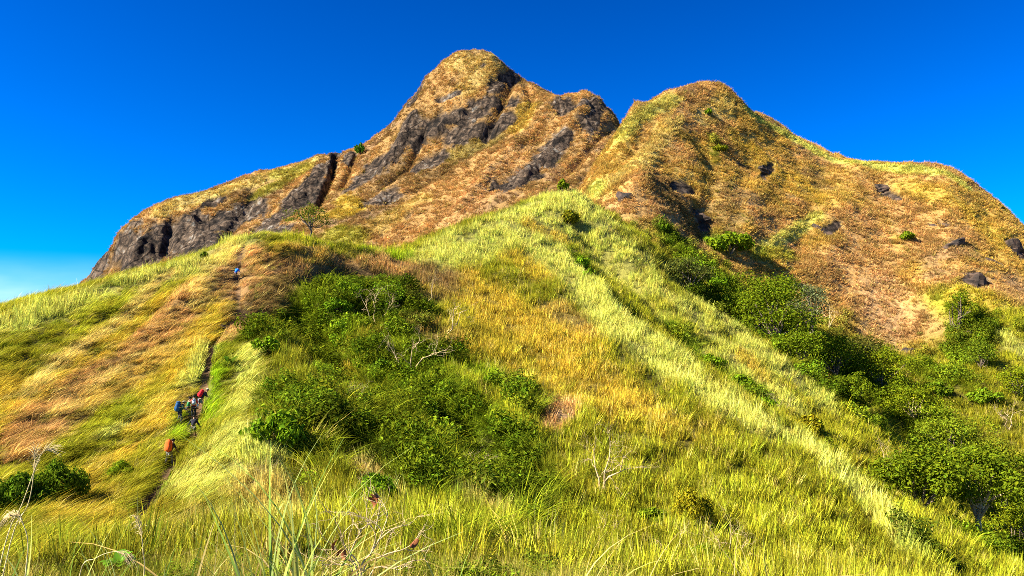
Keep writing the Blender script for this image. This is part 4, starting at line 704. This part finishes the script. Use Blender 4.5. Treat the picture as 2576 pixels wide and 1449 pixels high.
# ------------------------------------------------------------------ rocks
def rock(p, r3, seed, name, label, group, rz=0, ry=0):
    r = np.random.default_rng(seed); n, m = 16, 22; th = np.linspace(0, math.pi, n)[:, None]; ph = np.linspace(0, 2 * math.pi, m, endpoint=False)[None, :]
    D = np.stack([np.sin(th) * np.cos(ph), np.sin(th) * np.sin(ph), np.cos(th) + 0 * ph], -1).reshape(-1, 3)
    k = np.max(np.abs(D) ** 3 + .0, axis=1) ** .33; D2 = D / (.45 + .55 * k)[:, None]
    V = D2 * (1 + .75 * fbm(D + seed * 3.1, .9, 4, .6))[:, None] * np.array(r3); F = []
    for i in range(n - 1):
        for j in range(m): q = (j + 1) % m; F.append((i * m + j, (i + 1) * m + j, (i + 1) * m + q, i * m + q))
    o = obj(name, mesh_np(name, V, F, [M_ROCK], False), None, p); o.rotation_euler = (0, ry, rz); return tag(o, label, 'rock', group)
ROCKS = [(2205, 480, 34, 22, 'dark overhanging rock on the upper right slope below the skyline'), (2262, 503, 30, 14, 'low dark rock just right of the overhanging one'), (2088, 590, 40, 26, 'slanting dark rock on the rusty slope, left of the dark bush'), (2470, 715, 46, 34, 'dark angular rock mass near the right edge above the golden hump'), (2552, 640, 34, 44, 'tall dark rock at the right edge under the skyline'), (2402, 618, 28, 18, 'small grey rock left of the tall edge rock'), (2368, 565, 44, 14, 'flat pale-edged rock shelf high on the right slope'),
         (1860, 418, 20, 12, 'small dark rock in the middle of the right peak'), (1925, 440, 24, 20, 'dark rock streak right of the middle of the right peak'), (2455, 850, 26, 30, 'dark boulder standing beside the narrow tree on the golden hump'), (2285, 888, 18, 12, 'small dark stone on the bare rusty slope above the valley'), (1572, 500, 18, 20, 'dark rock at the left foot of the right peak'), (2510, 668, 22, 14, 'small rock between the tall edge rock and the angular mass'), (1770, 560, 30, 24, 'dark rock inside the hollow above the bright green bush')]
for k, (px, py, w, h, lab) in enumerate(ROCKS):
    p = A.hit(px, py); m = p[1] / FPX; rock(p + np.array([0, .7 * w * m, -.1 * h * m]), (w * m * 1.1, w * m * .85, h * m * .7), k + 1, 'rock_outcrop', lab, 'rocks on the right-hand peak', rz=k * 1.3, ry=-.4)
TROCK = [(556, 832, 'largest dark stone in the eroded bend of the trail'), (572, 842, 'dark stone right of the largest in the trail bend'), (544, 852, 'dark stone below the largest in the trail bend'), (520, 935, 'small stone on the trail above the hikers')]
for k, (px, py, lab) in enumerate(TROCK):
    p = A.hit(px, py); s = [.5, .38, .33, .22][k]; rock(p + np.array([0, 0, s * .25]), (s, s * .8, s * .6), 40 + k, 'stone', lab, 'stones on the trail', rz=k)

# ------------------------------------------------------------------ people
SK = [principled('skin', (.30, .16, .095), .6)]
_cl = {}
def cloth(c):
    if c not in _cl: _cl[c] = principled('cloth_%d' % len(_cl), c, .85, .18, 14, .2)
    return _cl[c]
def skinned(name, chains, mat, parent, sub=1):
    """chains of (point, radius) that share joints by key; grown with a Skin modifier"""
    verts = []; edges = []; rad = []; key = {}
    for ch in chains:
        prev = None
        for k, p, r in ch:
            if k not in key: key[k] = len(verts); verts.append(p); rad.append(r)
            i = key[k]
            if prev is not None: edges.append((prev, i))
            prev = i
    me = bpy.data.meshes.new(name); me.from_pydata(verts, edges, []); me.materials.append(mat); o = obj(name, me, parent)
    md = o.modifiers.new('skin', 'SKIN'); md.use_smooth_shade = True
    for i, v in enumerate(me.skin_vertices[0].data): v.radius = (rad[i], rad[i]); v.use_root = (i == 0)
    o.modifiers.new('sub', 'SUBSURF').levels = sub; o.modifiers['sub'].render_levels = sub
    return o
def ellipsoid(name, c, r, mat, parent, cut=-2, n=10, m=14):
    V = []; F = []
    for i in range(n + 1):
        t = math.pi * i / n
        for j in range(m):
            q = 2 * math.pi * j / m; V.append((c[0] + r[0] * math.sin(t) * math.cos(q), c[1] + r[1] * math.sin(t) * math.sin(q), c[2] + r[2] * max(math.cos(t), cut)))
    for i in range(n):
        for j in range(m): F.append((i * m + j, (i + 1) * m + j, (i + 1) * m + (j + 1) % m, i * m + (j + 1) % m))
    return obj(name, mesh_np(name, V, F, [mat]), parent)
def person(px, py, rz, label, lean=.15, stride=.25, arms=((.1, .1, -.5), (.1, .1, -.5)), shirt=(.03, .03, .04), sleeve=2, sleevecol=None, pants=(.05, .05, .06), shorts=False, hat=None, hair=(.012, .01, .009), d0=36, off=(0, 0, 0), H=1.66):
    """faces local +Y; arms: elbow->wrist direction offsets for left (-x) and right (+x)"""
    p = A.hit(px, py, d0) + np.array(off); t = empty('person', p, label, 'person', 'hikers on the trail', rz); s = H / 1.66
    V = lambda *a: Vector(a) * s
    hipz = .86; ly = lean
    pel = V(0, 0, hipz); wai = V(0, .25 * ly, 1.02); che = V(0, .75 * ly, 1.24); nk = V(0, 1.1 * ly, 1.41); nk2 = V(0, 1.2 * ly + .01, 1.47); hd = V(0, 1.25 * ly + .03, 1.56); top = V(0, 1.25 * ly + .02, 1.62)
    R = lambda r: r * s
    body = [[('pel', pel, R(.125)), ('wai', wai, R(.115)), ('che', che, R(.135)), ('nk', nk, R(.06)), ('nk2', nk2, R(.055)), ('hd', hd, R(.09)), ('top', top, R(.075))], [('hd', hd, R(.09)), ('nose', hd + V(0, .105, -.01), R(.018))]]
    legs = []; armc = []
    for sx, tag_ in ((-1, 'l'), (1, 'r')):
        st = stride * sx
        hp = V(.095 * sx, .0, hipz - .06); kn = V(.10 * sx, .55 * st + .05, .46 + .05 * abs(st)); an = V(.10 * sx, st - .04, .085 + (.10 if st < 0 else 0)); to = an + V(0, .15, -.05)
        legs.append([('pel', pel, R(.125)), (tag_ + 'hp', hp, R(.09)), (tag_ + 'kn', kn, R(.058)), (tag_ + 'an', an, R(.04)), (tag_ + 'to', to, R(.035))])
        sh = che + V(.17 * sx, .02, .10); ao = arms[0 if sx < 0 else 1]; el = sh + V(.06 * sx + ao[0] * sx * .5, ao[1] * .5, -.27 + (.0 if ao[2] < 0 else .2)); wr = el + V(ao[0] * sx, ao[1], ao[2] * .5); hn = wr + (wr - el).normalized() * .07 * s
        armc.append([('che', che, R(.135)), (tag_ + 'sh', sh, R(.06)), (tag_ + 'el', el, R(.042)), (tag_ + 'wr', wr, R(.03)), (tag_ + 'hn', hn, R(.034))])
        dv = (wr - el).normalized(); sv = dv.cross(Vector((0, 0, 1)) if abs(dv.z) < .9 else Vector((0, 1, 0))).normalized()
        for q, ln in ((-1.5, .065), (-.5, .078), (.5, .075), (1.5, .06)):
            b0 = hn + sv * .016 * q * s; armc.append([(tag_ + 'hn', hn, R(.034)), ('%sf%s' % (tag_, q), b0 + dv * .05 * s, R(.010)), ('%sg%s' % (tag_, q), b0 + dv * ln * s + Vector((0, .012, -.01)) * s, R(.008))])
        armc.append([(tag_ + 'wr', wr, R(.03)), (tag_ + 't1', hn + sv * .05 * s - dv * .01, R(.011)), (tag_ + 't2', hn + sv * .065 * s + dv * .035 * s, R(.009))])
    skinned('body', body + legs + armc, SK[0], t)
    g = .022 * s; grow = lambda ch, a, b, extra=g: [(k, q, r + extra) for k, q, r in ch[a:b]]
    skinned('shirt', [grow(body[0], 0, 3, .03 * s)] + [grow(c, 0, 1 + sleeve) for c in armc if c[1][0].endswith('sh')], cloth(shirt), t)
    if sleevecol:
        for c in armc:
            if c[1][0].endswith('sh'): skinned('sleeve', [grow(c, 2, 4, .026 * s)], cloth(sleevecol), t)
    lg = [grow(c, 0, 3 if shorts else 4, .024 * s) for c in legs]
    if shorts: lg = [[l[0], l[1], (l[2][0], l[1][1].lerp(l[2][1], .85), l[2][2] + .02)] for l in lg]
    skinned('shorts' if shorts else 'trousers', [[('pel', pel, R(.16))]] + lg if False else lg, cloth(pants), t)
    for c in legs: skinned('shoe', [[('a', c[3][1] + V(0, -.04, -.03), R(.05)), ('b', c[4][1] + V(0, .02, 0), R(.045))]], cloth((.04, .03, .025)), t)
    for sx in (-1, 1):
        ellipsoid('ear', hd + V(.092 * sx, 0, -.01), (.016 * s, .026 * s, .04 * s), SK[0], t, n=5, m=7); ellipsoid('eye', hd + V(.035 * sx, .088, .01), (.016 * s, .01 * s, .010 * s), cloth((.02, .015, .012)), t, n=5, m=7)
    if hat is None: ellipsoid('hair', hd + V(0, -.02, .035), (.108 * s, .115 * s, .10 * s), cloth(hair), t, cut=-.35)
    else:
        ellipsoid('hair', hd + V(0, -.02, .02), (.104 * s, .108 * s, .09 * s), cloth(hair), t, cut=-.5)
        h = ellipsoid('hat', hd + V(0, -.005, .06), (.115 * s, .12 * s, .085 * s), cloth(hat[0]), t, cut=-.1)
        bw = .20 if hat[1] == 'brim' else .13; ellipsoid('brim', hd + V(0, .0 if hat[1] == 'brim' else .11, .055), (bw * s, (bw if hat[1] == 'brim' else .11) * s, .012 * s), cloth(hat[0]), h)
    return t, che, hd, s
def backpack(per, label, col, size=(.19, .16, .34), front=False, up=.02, tilt=0, cover=False):
    t, che, hd, s = per; sg = 1 if front else -1
    b = empty('backpack', t.location, label, 'backpack', 'backpacks carried by the hikers', t.rotation_euler[2])
    n, m = 14, 18; V = []; F = []
    for i in range(n + 1):
        v = i / n * 2 - 1; w = (1 - abs(v) ** 3.2) ** .45
        for j in range(m):
            q = 2 * math.pi * j / m; cx, cy = math.cos(q), math.sin(q); k = (abs(cx) ** 3 + abs(cy) ** 3) ** (-1 / 3)
            V.append((size[0] * w * cx * k * (1 - .12 * v), size[1] * w * cy * k * (1 + .25 * (v < 0) * abs(v)) + .012 * math.sin(9 * v + 3 * cx), size[2] * v + .01 * math.sin(5 * cx)))
    for i in range(n):
        for j in range(m): F.append((i * m + j, i * m + (j + 1) % m, (i + 1) * m + (j + 1) % m, (i + 1) * m + j))
    o = obj('pack_body', mesh_np('pack_body', V, F, [cloth(col)]), b); pos = che + Vector((0, sg * (.13 + size[1]), up)); o.location = pos; o.rotation_euler = (tilt, 0, 0)
    if not cover:
        ellipsoid('pocket', (0, sg * size[1] * .95, -.3 * size[2]), (size[0] * .7, .06, size[2] * .45), cloth(tuple(c * .7 for c in col)), o)
        ellipsoid('lid', (0, 0, size[2] * .86), (size[0] * .95, size[1] * .95, .075), cloth(tuple(c * .8 for c in col)), o)
    for sx in (-1, 1):
        pts = [che + Vector((.1 * sx, sg * .13, .17)), che + Vector((.1 * sx, 0, .2)), che + Vector((.11 * sx, -sg * .155, .08)), che + Vector((.12 * sx, -sg * .14, -.1)), che + Vector((.13 * sx, sg * .1, -.16))]
        obj('strap', tubes('strap', [([np.array(q) for q in pts], [.022] * 5)], cloth((.03, .03, .035)), 6), b)
    return b
PI = math.pi
pr = person(425, 1172, -.25, 'hiker in grey trousers under an orange backpack, last in line at the bottom', lean=.28, stride=.22, arms=((.02, .12, -.5), (.0, .2, -.4)), shirt=(.035, .03, .03), sleeve=2, pants=(.16, .16, .17), H=1.7)
backpack(pr, 'large bright orange covered backpack on the lowest hiker', (.75, .11, .015), (.23, .19, .42), up=.06, tilt=-.2, cover=True)
person(485, 1104, .15, 'hiker without a pack in black top and shorts, barelegged, striding uphill', lean=.2, stride=.3, arms=((.16, .1, -.45), (.14, .05, -.5)), shirt=(.02, .02, .032), pants=(.06, .06, .075), shorts=True, sleeve=3)
pr = person(487, 1052, PI + .35, 'hiker in red shirt with white sleeves coming down, pale pack on the chest', lean=.05, stride=.18, arms=((.04, .03, -.5), (.04, .03, -.5)), shirt=(.55, .04, .04), sleeve=2, sleevecol=(.75, .75, .78), pants=(.025, .03, .05), H=1.72)
backpack(pr, 'pale blue and white small pack worn on the chest', (.55, .65, .78), (.14, .09, .22), front=True, up=-.04)
pr = person(503, 1032, -1.0, 'bending hiker in tan cap and dark top with a red backpack', lean=.42, stride=.22, arms=((.03, .3, -.25), (.03, .3, -.3)), shirt=(.02, .02, .025), sleeve=2, pants=(.16, .17, .19), shorts=True, hat=((.55, .42, .28), 'cap'))
backpack(pr, 'bright red backpack on the bending hiker', (.72, .02, .03), (.18, .15, .31), up=.08, tilt=-.5)
pr = person(452, 1066, -1.15, 'hiker in olive brimmed hat and dark green top carrying a blue backpack', lean=.2, stride=.15, arms=((.02, .22, -.1), (.02, .22, -.1)), shirt=(.015, .06, .045), sleeve=2, pants=(.03, .04, .07), hat=((.20, .19, .11), 'brim'))
backpack(pr, 'large dark blue backpack on the hiker in the brimmed hat', (.02, .09, .22), (.19, .18, .38), up=.02, tilt=-.15)
person(462, 1056, -.9, 'hiker in green shirt half hidden behind the brimmed hat, hand raised', lean=.1, stride=.1, arms=((.05, .05, -.5), (.03, .12, .55)), shirt=(.03, .18, .06), sleeve=1, pants=(.04, .045, .05), d0=50, off=(.1, .5, 0))
person(592, 706, -.3, 'hiker in bright blue top and dark trousers climbing high near the knoll top', lean=.32, stride=.28, arms=((.1, .2, -.35), (.16, .2, -.4)), shirt=(.01, .17, .75), sleeve=2, pants=(.02, .018, .03), d0=60)

# ------------------------------------------------------------------ foreground plants on the viewpoint's own slope
def ground(x, y): return float(A.z(x, y))
def at(px, d):
    x = (px - CX) / FPX * d; y = d * cT; return np.array([x, y, ground(x, y)])
def blade_mesh(L, w, arch, twist, seed):
    r = random.Random(seed); V = []; F = []; n = 9
    for k in range(n + 1):
        t = k / n; c = np.array([L * (.12 * t + arch * t ** 2.4), .03 * L * math.sin(3 * t + seed), L * (t - .55 * arch * t ** 3)]); ww = w * (1 - t ** 2.2) + .0008; a = twist * t
        s = np.array([0, math.cos(a), 0]) * ww + np.array([math.sin(a), 0, 0]) * ww; V += [c - s, c + np.array([.25 * ww, 0, 0]), c + s]
    for k in range(n): i = 3 * k; F += [(i, i + 1, i + 4, i + 3), (i + 1, i + 2, i + 5, i + 4)]
    me = mesh_np('blade', V, F, [M_STRAW]); attr(me, 'bl', 'FLOAT_COLOR', 'POINT', np.ones((len(V), 4))); return me
BLD = [blade_mesh(1.0, .003 + .0025 * (i % 3), (.15, .45, .8, .3, 1.0)[i % 5], RND.uniform(-1.5, 1.5), i) for i in range(10)]
def clump(px, d, H, n, label, seed, cols, spread=.22, tiltmax=.5, name='tall_grass_clump', bias=0):
    r = random.Random(seed); p = at(px, d); t = empty(name, p, label, 'grass clump', 'tall grass clumps in the foreground')
    for k in range(n):
        o = obj('blade', BLD[r.randrange(10)], t); a = r.uniform(0, 2 * PI); q = spread * math.sqrt(r.random()); o.location = (q * math.cos(a), q * math.sin(a), -.05)
        s = H * r.uniform(.55, 1.08); o.scale = (s, s * .9 + .3, s); o.rotation_euler = (r.gauss(0, tiltmax * .4), r.gauss(bias, tiltmax * .5), r.uniform(0, 2 * PI)); c = r.choice(cols); v = r.uniform(.75, 1.2); o.color = (*[q * v for q in c], 1)
STRAWS = [(.60, .46, .17), (.52, .36, .11), (.40, .40, .08), (.30, .36, .07)]
GREENS = [(.20, .30, .05), (.33, .40, .12), (.42, .44, .10), (.14, .22, .03)]
clump(735, 5.6, 1.75, 80, 'tall arching pale-green and straw grass clump at the bottom, left of the bare bush', 1, STRAWS + GREENS[:2], .2, .55)
clump(640, 6.4, 1.35, 60, 'dry straw grass clump left of the tall arching clump', 2, STRAWS, .3, .7)
clump(830, 6.6, 1.4, 60, 'dense straw stems at the foot of the bare bush', 3, STRAWS, .3, .6)
clump(470, 6.0, 1.3, 30, 'green and yellow blade clump at the bottom, left of the straw clump', 4, GREENS + STRAWS[:1], .3, .55)
clump(170, 5.2, 1.3, 26, 'upright dark-green blade clump near the lower-left corner', 5, GREENS, .25, .3)
clump(20, 5.0, 1.2, 28, 'light-green grass clump in the lower-left corner', 6, GREENS, .3, .4)
clump(330, 6.5, 1.3, 28, 'mixed grass clump around the plumed stalk at the bottom', 7, GREENS + STRAWS, .35, .6)
clump(1500, 9.5, 1.8, 16, 'sparse thin straw stems at the bottom, right of centre', 8, STRAWS, .5, .3)
clump(1910, 11, 2.2, 9, 'few tall thin stems at the bottom right', 9, STRAWS[:2] + GREENS[2:3], .5, .2)
clump(1150, 8.0, 1.4, 30, 'green grass clump at the bottom, right of the bare bush', 10, GREENS, .4, .6)

def reed(px, d, path, plume, label, seed, droop=.2):
    """path: picture points of the stalk at depth d, base first (base reaches the ground)"""
    r = np.random.default_rng(seed); base = at(px, d); pts = [base] + [U(q[0], q[1], d) for q in path]; t = empty('plumed_reed', base, label, 'reed', 'plumed reeds in the foreground')
    loc = [p - base for p in pts]; sm = catmull(loc, 5); n = len(sm); obj('stem', tubes('stem', [(sm, [.0040 * (1 - .6 * i / n) for i in range(n)])], M_STALK, 6), t)
    out = []; k0 = int(n * (1 - plume))
    for i in range(k0, n):
        for q in range(7):
            d_ = sm[min(i + 1, n - 1)] - sm[i - 1]; d_ = d_ / np.linalg.norm(d_); v = d_ * 1.0 + r.normal(0, .33, 3); v /= np.linalg.norm(v); L = .09 * r.uniform(.5, 1.2); p0 = sm[i]; p1 = p0 + v * L * .5; p2 = p0 + v * L + np.array([0, 0, -droop * L])
            out.append(([p0, p1, p2], [.0016, .0014, .0006]))
    obj('plume', tubes('plume', out, M_STALK, 3), t)
M_STALK = principled('dry_stalk', (.62, .49, .24), .8, .15, 30)
reed(-40, 5.0, [(10, 1380), (55, 1270), (100, 1150), (124, 1130)], .22, 'tallest plumed stalk leaning right at the left edge, golden', 1)
reed(-20, 5.2, [(25, 1370), (70, 1270), (85, 1190), (88, 1136)], .25, 'plumed stalk leaning over the dark lower-left bush, behind the tallest', 2)
reed(66, 4.6, [(64, 1449), (70, 1380), (66, 1340), (48, 1300), (30, 1296)], .3, 'pale stalk with drooping feathery head in the lower-left corner', 3, .8)
reed(364, 5.4, [(362, 1449), (360, 1390), (355, 1340), (346, 1308)], .3, 'upright pale plumed stalk at the bottom, left of the tall clump', 4, .5)
reed(210, 5.6, [(200, 1449), (240, 1405), (285, 1388), (318, 1394)], .2, 'arching stalk bent right near the bottom left', 5, .6)

# bare bush in front
base = at(915, 6.8); t = empty('bare_bush', base, 'leafless pale bush with brown dead leaves at the bottom centre', 'bush')
LIMBS = [[(905, 1449), (935, 1390), (955, 1355), (975, 1300)], [(910, 1449), (960, 1400), (1020, 1380), (1050, 1355)], [(900, 1449), (880, 1400), (905, 1340), (900, 1330)], [(900, 1449), (860, 1400), (830, 1365)], [(930, 1400), (945, 1350), (925, 1315), (890, 1290)], [(940, 1380), (960, 1340), (935, 1310), (885, 1295)], [(925, 1320), (922, 1280), (928, 1235)], [(945, 1330), (955, 1280), (960, 1255)], [(910, 1449), (870, 1380), (855, 1330)], [(930, 1449), (990, 1430), (1040, 1410)], [(890, 1449), (850, 1420), (800, 1400)], [(950, 1360), (990, 1330), (1030, 1320)]]
r_ = np.random.default_rng(9)
for k, L in enumerate(LIMBS):
    dd = 6.8 + .25 * math.sin(k * 2.3); pts = [U(*q, dd) - base for q in L]
    if L[0][1] >= 1445: pts = [np.array([.04 * math.sin(k), .04 * math.cos(k), -.1])] + pts
    sm = catmull(pts, 4); n = len(sm); rr = .010 if L[0][1] >= 1445 else .006; out = [(sm, [rr * (1 - .7 * i / n) for i in range(n)])]
    for i in range(n // 2, n, 2): twig(r_, sm[i], sm[i] - sm[i - 1] + r_.normal(0, .02, 3), r_.uniform(.12, .3), rr * .4, 1, out, kink=.5)
    obj('limb', tubes('limb', out, M_DEAD, 6), t)
ml = leaf_strip('dead_leaf', .085, .022, .7, principled('dead_leaf', (.22, .07, .02), .8, .2, 20), fold=.8)
for k, (px, py, rot) in enumerate([(930, 1245, 1.2), (936, 1255, .3), (926, 1252, 2.0), (1052, 1355, .5), (865, 1380, .8), (870, 1385, 2.2), (850, 1358, 1.5)]):
    o = obj('dead_leaf', ml, t); o.location = U(px, py, 6.75) - base; o.rotation_euler = (.8 * k, rot, k * 1.3); o.scale = (1.3, 1.3, 1.3)
